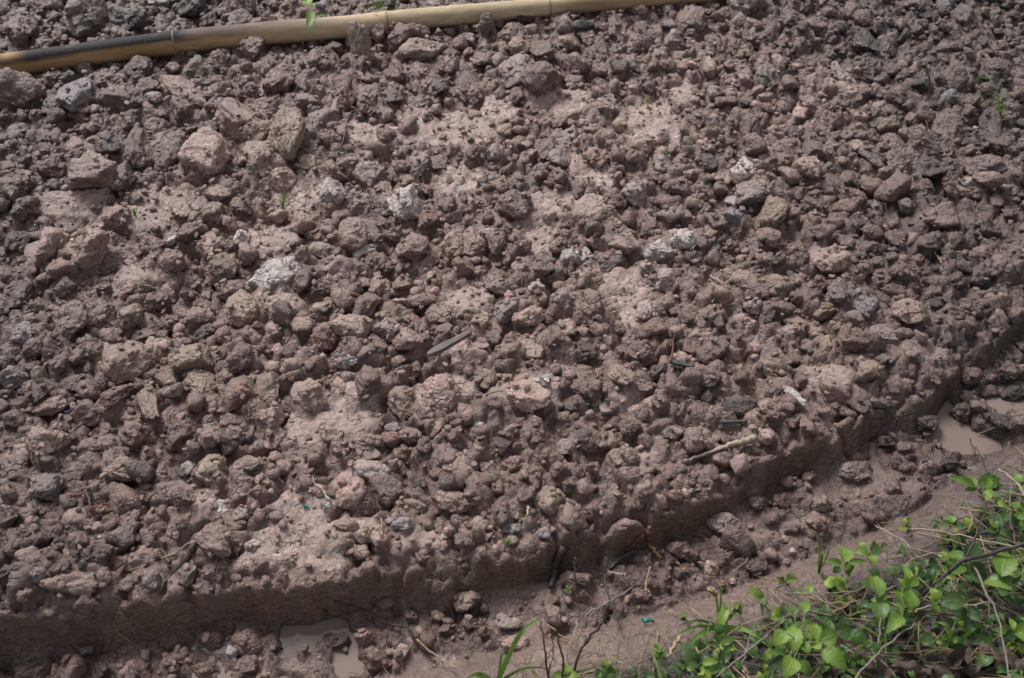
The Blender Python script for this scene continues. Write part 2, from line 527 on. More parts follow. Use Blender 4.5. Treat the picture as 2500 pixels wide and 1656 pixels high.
XS = axis(-1.85, 1.85, .0055, -9, 9)
ya = [.42]
while ya[-1] < 3.0:
    ya.append(ya[-1] + .0042 + .0014 * (ya[-1] - .4))
s = .01
lo_ = [.42]; st = .0042
while lo_[-1] > -6: st = min(st * 1.22, .8); lo_.append(lo_[-1] - st)
hi_ = [ya[-1]]; st = .008
while hi_[-1] < 12: st = min(st * 1.22, .8); hi_.append(hi_[-1] + st)
YS = np.array(lo_[:0:-1] + ya + hi_[1:])
GX, GY = np.meshgrid(XS, YS)
NX, NY = len(XS), len(YS)
x = GX.ravel().astype(np.float64); y = GY.ravel().astype(np.float64)
p2 = np.stack([x, y, np.zeros_like(x)], 1)

wob = .030 * fbm(p2 * 6, 3) + .006 * fbm(p2 * 24, 2)
EY = poly_y(e, x)
dE = (y - EY) + wob                                  # >0 on the bed
BY = poly_y(b, x)
dB = (BY - y) + .02 * fbm(p2 * 6 + 3, 3)             # >0 on the bank
depth = np.clip(.088 - .026 * x, .05, .125)

def patches(lst, z):
    m = np.zeros_like(x)
    for c, cx, cy, rx, ry in lst:
        u, v = px(c, cx, cy); q = P(u, v, z); s_ = mpp(q) * K
        ang = math.atan2(CAM_H - z, q[1])
        ax_, ay_ = rx * s_, ry * s_ / max(.3, math.sin(ang))
        k = np.exp(-(((x - q[0]) / ax_) ** 2 + ((y - q[1]) / ay_) ** 2) ** 1.5)
        m = np.maximum(m, k)
    return m

pm = patches([a for a in PATCH if not (a[0] == 'I' or (a[0] == 'H' and a[2] > 1000) or (a[0] == 'G' and a[2] > 1400))], 0)
pt = patches([a for a in PATCH if (a[0] == 'I' or (a[0] == 'H' and a[2] > 1000) or (a[0] == 'G' and a[2] > 1400))], -.10)
pnoise = fbm(p2 * 9 + 40, 4)
pm = sstep(.24, .56, pm + .50 * pnoise)
pt = sstep(.30, .62, pt + .45 * pnoise)

warp = np.stack([fbm(p2 * 11 + 1, 3), fbm(p2 * 11 + 70, 3)], 1) * .035
wx_, wy_ = x + warp[:, 0], y + warp[:, 1]
def lumps(sc, seed):
    f1, f2, idr, pl = worley2(wx_ * sc, wy_ * sc, seed)
    edge = f2 - f1
    return sstep(0, .35, edge) * (.45 + .75 * idr) + .55 * pl, edge
l1, ed1 = lumps(10, 1)
l2, ed2 = lumps(22, 2)
l3, ed3 = lumps(52, 3)
low = .022 * fbm(p2 * 2.1 + 8, 2) + .014 * fbm(p2 * 5 + 88, 2)
fine = fbm(p2 * 60, 3)
rough_bed = .020 * l1 + .013 * l2 + .0055 * l3 + .005 * fbm(p2 * 24, 3) + .0022 * fine
smooth_bed = .010 + .008 * l1 + .0035 * l2 + .0012 * l3 + .004 * fbm(p2 * 18, 3) + .0012 * fine
z_bed = low - .012 + .008 * pm + rough_bed * (1 - .85 * pm) + smooth_bed * .85 * pm
z_bed = z_bed - .012 * (1 - sstep(0, .07, dE))        # rounded lip
rough_t = .016 * l1 + .011 * l2 + .0055 * l3 + .0020 * fine
smooth_t = .010 + .003 * l1 + .0012 * l2 + .004 * fbm(p2 * 15, 3) + .0005 * fine
z_tr = -depth + rough_t * (1 - .9 * pt) + smooth_t * .9 * pt + .012 * fbm(p2 * 4 + 20, 2)
pudm = np.maximum(patches(PUD1, -.11), 0)
pudm2 = np.maximum(patches(PUD2, -.09), 0)
pk = sstep(.25, .6, pudm + .22 * pnoise); pk2 = sstep(.25, .6, pudm2 + .22 * pnoise)
# water level of each puddle
q1 = P(*px('G', 2060, 1290), -.11); q2 = P(*px('F', 1900, 1420), -.085)
WL1 = -float(.088 - .026 * q1[0]) + .008
WL2 = -float(.088 - .026 * q2[0]) + .003
z_tr = z_tr * (1 - pk) + (WL1 - .016 + .006 * l2) * pk
z_tr = z_tr * (1 - pk2) + (WL2 - .012 + .006 * l2) * pk2
away1 = (1 - pk) * sstep(.0, .10, pudm) ; away2 = (1 - pk2) * sstep(.0, .10, pudm2)
z_tr = np.where((pudm > .02) & (pk < .5), np.maximum(z_tr, WL1 + .004 + .004 * l2), z_tr)
z_tr = np.where((pudm2 > .02) & (pk2 < .5), np.maximum(z_tr, WL2 + .004 + .004 * l2), z_tr)
# bank: smooth mud lip, then rough littered soil
rise = sstep(-.01, .055, dB) * .055 + sstep(.05, .30, dB) * .045
vegm = sstep(.075, .135, dB + .02 * fbm(p2 * 14 + 5, 2))
z_bank = -depth + .010 + rise + .002 * fine + (.004 * l1 + .012 * l2 + .004 * l3) * vegm + .003 * fbm(p2 * 20, 3)
wb = sstep(-.012, .012, dB)
z_low = z_tr * (1 - wb) + z_bank * wb
# the cut face of the bed, smooth, leaning a little
slump = .5 + .5 * np.clip(fbm(p2 * 3.1 + 90, 2) * 3, -1, 1)
t_w = sstep(-.018 - .030 * slump, .0, dE)
face = fbm(np.stack([x * 24, y * 50, np.zeros_like(x)], 1), 3) * .006 + .002 * l2
Z = z_low * (1 - t_w) + z_bed * t_w + face * (t_w * (1 - t_w) * 4)
wallm = sstep(-.034, -.022, dE) * (1 - sstep(-.004, .006, dE + .006 * noise3(p2 * 30)))
Zg = Z.reshape(NY, NX)

def zat(px_, py_, arr=None):
    arr = Zg if arr is None else arr
    i = int(np.clip(np.searchsorted(XS, px_) - 1, 0, NX - 2)); j = int(np.clip(np.searchsorted(YS, py_) - 1, 0, NY - 2))
    tx = (px_ - XS[i]) / (XS[i + 1] - XS[i]); ty = (py_ - YS[j]) / (YS[j + 1] - YS[j])
    a = arr
    return float((a[j, i] * (1 - tx) + a[j, i + 1] * tx) * (1 - ty) + (a[j + 1, i] * (1 - tx) + a[j + 1, i + 1] * tx) * ty)

def ground_at(u, v, lift=0.0):
    q = P(u, v, 0)
    for _ in range(5):
        q = P(u, v, .5 * q[2] + .5 * (zat(q[0], q[1]) + lift))
    return q

# ------------------------------------------------------------------ the clods: crop, x, y, w, h, turn, colour, landmark name
PAL = {'b': (.146, .091, .075), 'p': (.250, .166, .140), 'g': (.225, .170, .150), 'w': (.365, .315, .288), 't': (.245, .174, .134),
       'r': (.172, .096, .077), 'd': (.072, .046, .038), 'y': (.218, .152, .104), 'v': (.235, .195, .195)}
CW = {'b': 'brown', 'p': 'pinkish brown', 'g': 'greyish', 'w': 'pale grey', 't': 'tan', 'r': 'reddish', 'd': 'dark brown', 'y': 'ochre', 'v': 'lavender grey'}
CL = """
A 140 215 240 150 0 p
A 560 110 270 220 0 g
A 1080 30 180 80 0 w pale flat clod at the far edge behind the bamboo
A 770 60 80 80 0 r
A 720 140 110 100 0 b
A 600 190 170 100 0 g
A 1400 150 130 100 0 b
A 1490 95 110 50 0 d
A 1650 60 220 130 0 b
A 1650 180 180 90 0 b
A 1240 190 130 90 0 b
A 860 150 200 130 -20 d
A 1100 200 120 90 0 b
A 1330 60 200 120 0 d
A 310 310 160 90 0 b
A 760 240 110 70 0 b
A 1960 60 120 110 0 b
A 2200 60 130 110 0 v
A 160 650 280 180 -20 b
A 520 640 260 270 0 v big lavender grey clod under the charred bamboo
A 720 560 170 130 35 p
A 940 480 150 140 0 b
A 1230 610 380 140 -38 p long slab leaning down from the bamboo
A 1340 490 170 150 0 t
A 1010 600 220 220 0 b
A 850 700 280 150 -10 b
A 1240 750 180 110 0 b
A 1080 790 120 70 -25 b
A 680 740 90 70 80 t
A 1480 690 80 60 0 w
A 1720 320 160 130 20 b
A 1950 430 100 100 0 b
A 2030 320 110 110 0 b
A 2180 410 220 160 10 p
A 1830 440 150 120 0 b
A 1880 560 220 220 0 b
A 2080 570 180 200 0 b
A 1680 620 180 110 0 b
A 1620 830 330 170 -35 p split clod with a deep crack
A 1740 900 170 130 -20 t
A 1810 740 190 150 0 b
A 1950 920 300 280 0 t
A 2190 870 200 230 -20 p
A 2290 700 150 200 0 p
A 740 1010 180 120 5 d smooth dark loaf-shaped clod
A 930 1010 230 140 80 b
A 1080 950 160 160 0 p
A 1150 1080 230 200 0 b
A 1420 1070 300 240 0 p
A 1800 1080 250 260 0 p
A 620 1190 280 210 -20 p
A 850 1220 180 170 0 p
A 1270 1370 360 200 75 p tall smooth slab with a vertical groove
A 1430 1480 250 150 0 t
A 1650 1410 150 150 0 b
A 1470 1310 180 150 0 p
A 2260 1310 200 160 80 w
A 1900 1220 200 130 0 p
A 2080 1130 130 110 0 t
A 2270 1180 150 120 0 b
A 800 1480 170 150 0 p
A 1300 1550 130 70 0 y
A 890 830 150 110 0 b
A 370 1120 200 150 0 r
A 330 920 160 130 20 b
A 60 780 130 120 0 b
A 130 900 120 90 0 g
A 120 1280 200 150 0 b
A 180 1430 170 130 0 b
B 145 250 300 180 80 t S tall cracked slab standing against the bamboo
B 265 200 240 130 -70 p S upright slab with roots on top
B 350 150 160 110 -70 p S
B 460 270 260 170 25 b block leaning in front of the bamboo
B 590 350 300 130 10 t flat tan slab in front of the bamboo
B 700 440 130 90 0 b
B 300 420 90 90 0 b
B 400 490 140 110 0 b
B 560 530 150 120 0 b
B 690 600 120 110 0 d
B 880 600 200 230 0 b
B 890 660 200 140 -30 b
B 1010 170 130 130 0 b S
B 1240 120 230 90 25 d S dark stick-shaped clod leaning on the bamboo
B 860 190 120 120 0 r
B 760 220 90 90 0 b
B 670 220 80 100 0 b
B 1190 240 170 150 0 b
B 1240 310 140 100 0 t
B 970 410 150 120 0 b
B 1400 370 220 180 0 b
B 1190 500 220 180 0 g
B 1360 550 200 160 30 b
B 1040 560 100 90 0 y
B 1210 670 130 90 0 b
B 1770 350 140 140 0 b
B 1900 190 140 150 0 b
B 1780 150 120 90 60 b
B 1540 190 120 80 20 g
B 1700 270 150 90 0 b
B 1780 480 130 90 0 b
B 1990 450 150 70 -30 t
B 2170 430 120 120 0 y
B 2060 220 100 90 0 b
B 2270 290 110 80 0 g
B 2190 380 110 110 0 g
B 2250 170 90 130 0 v
B 230 690 180 170 0 b
B 390 660 130 110 0 d
B 490 720 110 100 0 b
B 320 780 130 100 0 p
B 670 740 90 60 0 g
B 380 580 90 80 0 w
B 330 920 150 110 15 b
B 480 870 120 80 0 b
B 50 600 170 230 0 r
B 950 1090 200 130 0 b
B 700 1110 110 110 0 b
B 1420 920 110 90 0 r
B 1430 1020 130 150 0 b
B 1050 1040 110 100 0 g
B 1560 970 150 170 -20 g
B 1500 1080 130 120 0 g
B 1640 920 80 60 0 p
B 1740 1080 150 130 0 r
B 1900 1040 100 100 0 b
B 2210 1110 130 110 0 g
B 2180 1210 130 110 0 b
B 2290 1280 150 120 0 b
B 2280 1390 110 90 0 b
B 1820 1260 110 110 0 g
B 2010 1310 220 130 -15 g grey humped clod
B 1890 1370 150 130 0 b
B 2110 1500 130 140 0 p
B 550 1110 160 130 0 g
B 220 1200 170 110 40 g
B 300 1310 220 150 -75 t
B 460 1390 230 190 10 w angular pale grey clod with white facets
B 600 1290 170 90 -60 b
B 160 1390 190 160 0 g
B 300 1480 150 110 0 b
B 600 1500 160 150 0 r
B 740 1400 110 130 0 b
B 960 1390 170 150 0 b
B 1500 1190 120 110 0 b
B 1110 1270 90 90 0 p
B 1220 1400 200 150 -30 b
B 1800 720 180 110 20 t
B 2020 530 200 80 -20 b
C 500 60 200 150 40 g
C 850 30 220 130 0 b
C 100 150 190 150 0 b
C 930 170 170 100 -10 p
C 760 140 160 150 0 b
C 1610 40 170 110 0 p
C 1830 40 120 90 0 v
C 1970 160 160 150 0 b
C 1250 290 220 210 0 d big dark block in the far dark soil
C 1260 480 210 150 0 b cleft clod split down the middle
C 540 290 150 110 -30 b
C 410 340 150 120 0 b
C 640 230 110 110 0 b
C 620 540 170 120 0 g
C 780 570 110 100 0 b
C 190 530 100 70 0 b
C 230 450 90 90 0 t
C 1100 490 150 100 -60 g
C 940 720 230 110 5 p
C 420 820 140 90 30 b
C 500 880 150 140 0 b
C 1860 660 90 70 10 v
C 2130 840 240 170 80 d
C 1850 890 230 220 0 p
C 1690 990 200 120 0 b
C 930 1020 130 130 0 b
C 1060 1010 100 110 0 b
C 1320 1060 190 120 -45 g
C 1500 1110 180 150 0 b
C 1730 1150 200 160 0 d
C 2080 1150 260 160 0 p
C 910 1150 180 110 0 p
C 730 1100 110 80 0 b
C 470 1150 200 120 15 w pale tan clod with a shadowed underside
C 530 1310 310 150 12 g long grey-green wedge-shaped clod
C 390 1470 180 120 0 v lavender clod with orange specks
C 650 1470 200 150 60 y
C 200 1220 130 90 0 b
C 940 1410 170 140 -10 b
C 1370 1400 80 90 0 v
C 1790 1490 300 150 0 p
C 1240 1510 160 110 0 b
C 230 1000 80 60 0 t
C 310 1290 100 80 0 b
C 2330 430 80 100 0 g
C 1660 560 130 90 0 d
C 2000 700 130 90 0 b
C 2180 500 170 120 0 b
C 2230 1000 200 120 0 b
C 1700 1280 110 90 0 b
C 1850 1270 100 90 0 b
C 1650 1350 150 60 0 g
C 270 630 110 70 0 g
C 620 390 120 80 0 b
C 130 830 120 80 0 b
C 2060 300 130 120 0 b
C 1900 510 140 110 0 b
D 100 150 160 150 0 d
D 340 180 250 220 0 p
D 630 160 260 220 0 p
D 440 320 220 130 30 p
D 1190 100 130 110 80 w
D 1310 50 130 80 -5 y rusty orange clod
D 1630 90 150 110 70 w
D 1420 160 280 150 -5 p faceted pyramid-shaped clod
D 1180 250 190 150 10 p
D 1510 300 240 190 0 y
D 1890 370 320 300 -20 w largest pale grey and yellow clod
D 1560 460 180 140 25 b
D 1640 590 300 220 32 t egg-shaped ochre clod
D 430 430 160 110 35 g
D 640 350 200 140 0 b
D 470 490 110 80 0 b
D 600 500 100 80 0 b
D 710 450 120 70 30 b
D 140 490 180 200 0 b
D 480 640 230 230 0 p
D 690 630 240 200 50 p
D 300 650 100 110 0 b
D 150 750 200 160 25 v
D 290 830 210 180 0 b
D 890 640 150 160 0 t
D 1060 530 150 130 0 b
D 1140 680 180 130 0 b
D 990 760 150 80 15 b
D 1380 760 180 80 0 d
D 1370 630 200 130 0 p
D 2190 190 150 100 -25 t
D 2300 340 190 210 0 p
D 2170 450 150 110 0 b
D 2190 570 150 80 0 t
D 2210 800 250 180 10 r brick-red rough clod
D 2350 770 160 80 80 t
D 1280 810 120 80 0 b
D 1050 860 170 170 0 p
D 1320 920 300 170 10 t
D 1390 1110 270 260 0 t rounded cracked tan clod
D 1650 1150 230 250 0 r reddish half of the two-toned clod
D 1800 1150 200 230 0 t
D 1630 930 220 190 0 b
D 600 880 210 180 0 b
D 850 950 300 200 0 p
D 1010 1200 360 130 -72 t tall pointed slab standing on edge
D 1120 1060 210 90 -40 b
D 790 1170 240 120 35 r
D 1150 1330 260 110 70 b
D 370 1240 330 120 20 p
D 600 1300 220 150 0 b
D 900 1310 130 90 0 b
D 910 1440 240 160 20 b
D 1240 1440 260 170 35 b
D 1430 1440 200 180 0 p
D 1600 1360 180 160 0 p
D 1850 1310 150 130 0 p
D 1870 1460 180 150 0 p
D 2100 1170 240 200 -20 p
D 1980 1260 140 90 -30 b
D 2260 1060 110 60 0 t
D 2340 940 110 100 0 v
D 300 1480 300 180 0 p
D 620 1520 250 100 0 p
D 1750 870 120 100 0 b
D 230 970 100 90 0 b
D 150 920 70 70 0 t
D 400 1400 120 80 0 b
D 90 1060 180 120 0 g
D 250 1150 180 120 0 b
D 60 350 140 110 0 b
D 160 330 100 110 0 b
D 1940 260 130 100 0 b
D 2050 230 130 110 0 b
D 1700 390 110 100 0 b
D 1410 490 100 80 0 g
D 1890 860 90 80 0 p
D 530 1090 200 120 0 b
D 700 1400 160 130 0 b
E 110 90 230 170 0 p pale smooth pancake-like clod
E 180 190 150 90 10 w
E 490 70 110 60 10 t
E 510 190 200 140 0 b
E 780 160 160 160 0 t
E 910 150 230 190 80 p
E 1080 120 140 130 0 b
E 70 330 180 190 0 p
E 240 250 110 110 0 b
E 330 290 120 90 -70 r
E 600 300 110 130 0 p
E 730 240 110 80 -30 b
E 850 310 150 110 0 r
E 270 420 120 120 0 p
E 440 410 130 100 0 b
E 380 470 90 80 0 g
E 1090 420 140 100 -35 g
E 910 410 60 50 0 w
E 1340 440 130 100 -10 w small whitish clod
E 1250 290 120 100 0 g
E 1150 230 120 90 80 p
E 1500 150 130 90 0 b
E 1570 230 150 120 10 w
E 1680 240 150 110 -15 w whitest clod with a black crack
E 2180 190 190 150 -15 w white clod with two small knobs
E 2340 110 120 130 -40 w
E 1930 140 200 160 0 p
E 1470 370 130 100 0 b
E 1390 300 140 120 0 b
E 2090 300 140 110 -70 t
E 2220 380 150 130 0 g
E 2100 620 160 130 -20 g
E 2290 600 130 90 20 b
E 1520 520 130 110 0 g
E 1160 580 170 120 30 g
E 1290 640 210 150 0 p
E 1710 560 230 210 0 b
E 970 660 150 120 0 t
E 700 620 270 150 -20 t ochre-speckled wedge beside the long twig
E 1560 710 120 110 0 t
E 1460 800 120 110 0 b
E 1300 850 230 200 -70 p
E 700 740 190 80 5 b
E 1060 780 120 110 40 b
E 720 970 130 110 0 b
E 620 980 110 100 0 b
E 110 720 240 180 -20 t
E 75 930 150 110 20 v
E 330 720 200 140 0 g
E 470 790 200 150 -30 p
E 190 1100 230 190 -70 b
E 430 1200 310 210 75 t tall lumpy ochre-spotted clod
E 720 1160 320 220 -10 p broad pale clod with cracked crown
E 520 1000 120 90 70 b
E 1020 1080 160 140 0 y
E 1280 1180 330 180 -5 p
E 1410 1070 110 90 -20 w
E 1920 1020 270 180 -50 t upright boulder-like clod with lichen-grey top
E 1720 1110 240 160 -30 b
E 2200 1000 200 110 25 d dark greenish clod
E 2080 1130 120 100 0 b
E 2190 1210 150 140 0 b
E 2310 1260 140 110 70 b
E 2080 1290 130 90 -80 b
E 1590 1240 120 100 -15 b
E 1530 1320 110 70 15 t
E 1690 1230 100 90 0 d
E 660 1390 110 100 0 p
E 790 1430 120 110 50 b
E 360 1400 120 80 0 v
E 500 1440 170 120 -15 p
E 200 1490 230 120 0 p
E 1350 1430 150 130 0 b
E 1560 1530 170 110 0 g
E 1870 1380 110 100 0 r
E 1980 1390 150 120 0 b
E 2160 1460 120 80 0 w
E 2280 1420 150 120 0 g
E 1690 1480 220 150 -30 d
E 1670 880 220 150 10 d
E 2050 880 230 140 0 b
E 1300 800 120 90 0 y
F 45 110 130 110 -60 w
F 680 440 230 160 0 t smooth oval tan clod
F 480 355 150 80 -60 t
F 360 360 130 90 0 p
F 600 230 140 80 -40 p
F 1060 240 270 150 0 p
F 1330 190 150 140 -30 b
F 1530 350 180 150 0 b
F 1400 380 130 140 0 b
F 1290 540 280 200 -70 v large upright blue-grey slab
F 1600 620 200 170 30 p
F 1770 550 110 100 0 d
F 1860 540 110 110 0 b
F 1480 660 100 80 0 b
F 1110 470 190 150 70 g
F 820 510 100 70 -20 b
F 1010 590 130 110 -30 y
F 730 570 110 100 30 b
F 630 620 160 110 60 b
F 510 570 130 120 0 g
F 780 740 150 90 0 p
F 550 800 110 100 75 v small purple clod
F 470 680 170 130 0 p
F 730 850 90 90 0 b
F 810 920 110 90 -70 b
F 280 650 180 150 0 b
F 150 780 200 140 -20 p
F 90 870 150 100 -15 r
F 690 1010 210 140 -15 t
F 805 1175 200 90 -45 w pale orange-stained bone-shaped clod
F 420 1260 250 120 -5 d smooth dark oval clod
F 1320 1000 180 140 0 t
F 1200 800 180 150 0 r
F 1030 830 130 90 -75 y
F 1410 780 210 110 -10 g
F 20 1260 120 100 70 t
F 100 1210 80 90 0 b
F 810 1350 110 80 0 b
F 660 1280 150 110 -30 b
F 900 1390 130 100 0 b
F 2000 600 180 120 -15 b
F 250 250 120 90 0 b
F 1900 640 150 100 0 b
F 110 240 130 120 0 b
F 1730 120 150 100 0 b
F 1340 60 130 80 0 b
F 1500 150 120 100 0 b
F 450 1040 110 90 0 b
F 1700 420 160 100 0 b
F 1900 400 130 90 0 b
F 1150 1280 120 80 0 b
F 1380 1220 160 70 10 g
F 1240 230 100 70 0 b
F 420 1460 130 80 0 b
F 180 1430 130 100 0 t
G 90 150 210 170 0 p
G 290 260 250 230 0 g bulky grey-topped clod by the frame
G 490 210 170 120 75 b
G 830 140 430 220 20 p biggest wedge-shaped clod with a tan nose
G 1285 165 140 110 60 w
G 1450 160 210 190 -70 t
G 1680 130 170 100 -10 p
G 1670 230 100 70 -10 p
G 1780 240 110 80 0 t
G 2050 100 60 70 0 t
G 1500 420 170 140 0 w knobbly whitish clod
G 1640 450 120 100 30 g
G 1460 640 280 210 -20 p layered clod with orange streaks
G 1600 540 150 80 -10 b
G 650 550 110 70 -10 t
G 290 610 130 120 0 b
G 410 360 100 90 0 b
G 650 740 310 180 0 d square-cut dark block
G 980 740 290 160 12 p
G 1240 870 250 140 30 p
G 1430 850 150 140 0 p
G 490 930 400 140 -3 p
G 250 870 130 110 60 v
G 890 930 160 110 15 b
G 1040 890 130 120 0 g
G 1030 320 200 130 55 p
G 900 500 150 150 0 b
G 420 810 170 80 0 b
G 690 450 150 110 0 b
G 1720 670 130 80 20 g
G 60 470 150 110 0 b
G 130 600 140 110 0 b
G 80 300 120 100 0 b
G 380 690 120 100 0 b
G 1190 600 110 70 0 p
G 2160 300 130 90 0 b
G 90 700 160 120 0 b
G 60 880 150 130 0 d
G 1240 340 150 120 0 b
G 160 1000 130 90 0 b
G 1750 800 150 100 0 b
H 190 60 190 110 0 p
H 200 170 260 140 -15 g
H 320 300 240 160 -20 p
H 90 330 220 210 0 p
H 490 400 250 140 -20 t potato-shaped tan clod
H 430 520 140 90 -20 v
H 830 110 240 170 0 p
H 810 370 260 150 0 p
H 1030 130 140 100 0 g
H 1220 120 200 110 10 r
H 1090 270 90 90 0 b
H 1200 230 120 80 -15 b
H 1440 370 210 210 0 t round ball-like clod near the bed edge
H 1490 150 120 100 0 b
H 1630 180 90 80 0 b
H 1270 340 130 120 0 b
H 1960 70 200 150 0 p
H 2180 150 200 80 -20 t
H 550 240 100 80 0 d
H 860 640 170 80 0 b
H 570 740 130 80 0 b
H 900 330 120 120 0 b
H 1170 560 150 80 0 v
H 1400 580 110 70 0 v
H 680 170 120 120 0 b
H 1850 230 120 80 0 b
H 2080 290 120 90 0 p
H 2040 400 110 80 0 b
H 2300 330 110 80 0 b
H 430 40 110 80 0 b
H 360 120 120 90 0 b
H 190 590 110 110 0 t
H 60 530 150 90 0 p
H 870 1030 300 180 0 t hollow tan clod lying in the ditch
H 890 1200 100 110 0 b
H 1150 1180 200 110 0 g
H 740 1230 130 90 80 b
H 500 1150 110 80 0 b
H 970 1240 120 100 0 b
H 180 1290 120 100 0 b
H 2320 700 150 130 0 b
H 1660 890 160 90 0 b
H 2060 1000 130 110 0 b
H 1200 1340 200 120 0 p
H 330 1060 110 80 0 b
H 30 1330 110 120 0 d
H 270 1440 200 150 0 b
I 330 520 220 170 0 g smooth grey dome sunk in the ditch mud
I 960 510 140 130 0 p
I 970 390 170 110 0 t
I 1210 160 220 120 0 g
I 550 810 150 150 0 d dark round clod by the ditch bank
I 1480 290 100 80 0 b
I 550 370 110 80 -30 g
I 720 370 120 90 0 r
I 1840 110 170 70 -15 d
I 760 240 120 90 0 p
I 900 200 100 80 0 b
I 650 480 110 100 -30 b
I 800 560 120 80 0 b
I 100 720 130 100 0 b
I 1330 480 130 80 -20 b
I 30 840 120 100 0 b
G 2270 1310 180 130 0 d clod standing in the near puddle
G 1580 1390 110 100 50 v
G 1240 1400 80 80 0 b
G 990 1400 80 70 0 v
G 1450 1290 210 120 10 b
G 1200 1450 150 110 0 b
G 590 1370 90 60 0 v
G 1690 1470 160 120 0 b
G 1400 1500 170 100 0 b
G 700 1500 160 100 0 d
F 2170 1320 290 100 -38 d long dark clod lying in the far puddle
F 1780 1500 70 60 0 d
F 1690 1370 180 110 0 b
F 1940 1280 150 110 -40 b
F 1960 1320 70 70 0 v
F 2000 1030 150 100 0 b
F 2270 1170 180 80 0 d
F 2130 1150 140 80 0 b
F 1440 1480 150 100 0 d
F 1560 1530 130 80 0 b
F 2280 1000 150 110 0 b
"""
ents = []
for ln in CL.strip().splitlines():
    t = ln.split()
    nm = " ".join(t[7:])
    stand = nm == 'S' or nm.startswith('S ')
    if stand: nm = nm[2:].strip()
    ents.append(dict(c=t[0], x=float(t[1]), y=float(t[2]), w=float(t[3]), h=float(t[4]), rot=float(t[5]), col=t[6], nm=nm, stand=stand))

def place(en):
    u, v = px(en['c'], en['x'], en['y'])
    w, h = en['w'] * K, en['h'] * K
    q = ground_at(u, v)
    m = mpp(q)
    view = math.atan2(CAM_H - q[2], math.hypot(q[1], q[0]))
    if en['stand']:
        H_, W_ = (w, h) if abs(en['rot']) > 45 else (h, w)
        q = ground_at(u, v + .46 * H_)
        m = mpp(q)
        sz = H_ / 2 * m * 1.12
        lean = (90 - abs(en['rot'])) * (1 if en['rot'] > 0 else -1) if abs(en['rot']) > 45 else 0
        en.update(p=np.array([q[0], q[1] + .012, q[2] + sz * .72]), s=(W_ / 2 * m, W_ / 2 * m * .62, sz), rz=R(rng.uniform(-12, 12)), ry=R(lean), u=u, v=v, area=w * h)
        return
    a = R(en['rot'])
    r0 = math.sqrt(w * h) / 2 * m
    # image-plane semi axes turned into ground axes
    du, dv = math.cos(a) * w / 2, -math.sin(a) * w / 2
    p0, p1 = P(u - du, v - dv, q[2]), P(u + du, v + dv, q[2])
    d = p1 - p0
    sx = .5 * np.linalg.norm(d[:2])
    if abs(en['rot']) > 45:
        sx *= .86
    sy = h / 2 * m / (math.sin(view) if abs(en['rot']) < 45 else 1) * (1.0 if abs(en['rot']) > 45 else .90)
    k_ = 1.06 if en['nm'] else 1.20
    sx *= k_; sy *= k_
    sz = min(sx, sy) * rng.uniform(.66, .9)
    q = ground_at(u, v, sz * .48)
    en.update(p=np.array([q[0], q[1], q[2]]), s=(sx, sy, sz), rz=math.atan2(d[1], d[0]), ry=0, u=u, v=v, area=w * h)

for en in ents:
    place(en)

pk_pre = np.maximum(pk, pk2).reshape(NY, NX)
# fillets of mud around the clods
taken = []
def stamp(cx, cy, r, h):
    i0, i1 = np.searchsorted(XS, cx - 2.6 * r), np.searchsorted(XS, cx + 2.6 * r)
    j0, j1 = np.searchsorted(YS, cy - 2.6 * r), np.searchsorted(YS, cy + 2.6 * r)
    if i1 <= i0 or j1 <= j0: return
    X, Y = np.meshgrid(XS[i0:i1] - cx, YS[j0:j1] - cy)
    Zg[j0:j1, i0:i1] += h * np.exp(-(X * X + Y * Y) / (r * r) * .9)
for en in ents:
    r0 = math.sqrt(en['s'][0] * en['s'][1])
    taken.append((en['p'][0], en['p'][1], r0 * 1.22))
    if not en['stand'] and zat(en['p'][0], en['p'][1], pk_pre) < .05 and not -.07 < zat(en['p'][0], en['p'][1], dE.reshape(NY, NX)) < .03 + r0:
        stamp(en['p'][0], en['p'][1], r0 * 1.0, en['s'][2] * .34)
taken = np.array(taken)

# darker soil on the right, plus lens corner darkening painted into the soil colour
def soil_vignette(X, Y):
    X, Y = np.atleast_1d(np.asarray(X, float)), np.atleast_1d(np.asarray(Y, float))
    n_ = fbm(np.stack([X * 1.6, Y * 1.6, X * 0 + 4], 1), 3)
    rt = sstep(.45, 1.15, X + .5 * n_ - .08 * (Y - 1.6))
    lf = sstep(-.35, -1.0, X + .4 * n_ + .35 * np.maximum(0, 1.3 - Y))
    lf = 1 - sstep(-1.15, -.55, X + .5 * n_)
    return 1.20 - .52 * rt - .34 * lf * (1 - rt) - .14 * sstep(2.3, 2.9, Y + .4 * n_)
# ground colour
def colr(c): return np.array(PAL[c])
big = fbm(p2 * 1.3 + 60, 2)
midn = fbm(p2 * 7 + 33, 3)
t_ = np.clip(.5 + .9 * midn, 0, 1)[:, None]
tint = colr('b') * (1 - t_ * .6) * 1.0 + colr('p') * t_ * .6
tint = tint * (1 + .25 * big[:, None])
pale = np.array((.340, .240, .208))
tint = tint * (1 - pm[:, None] * .9) + pale * pm[:, None] * .9
low_m = (1 - t_w)[:, None]
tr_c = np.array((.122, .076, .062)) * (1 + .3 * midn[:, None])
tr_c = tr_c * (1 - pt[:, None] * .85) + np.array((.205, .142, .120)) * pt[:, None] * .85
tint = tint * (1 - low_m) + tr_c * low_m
bank_c = np.array((.165, .113, .094)) * (1 + .2 * midn[:, None]); veg_c = np.array((.040, .031, .023))
bc = bank_c * (1 - vegm[:, None]) + veg_c * vegm[:, None]
wbm = (wb * (1 - t_w))[:, None]
tint = tint * (1 - wbm) + bc * wbm
wall_c = np.array((.135, .085, .062)) * (1 + .18 * fbm(np.stack([x * 10, y * 40, x * 0], 1), 3)[:, None])
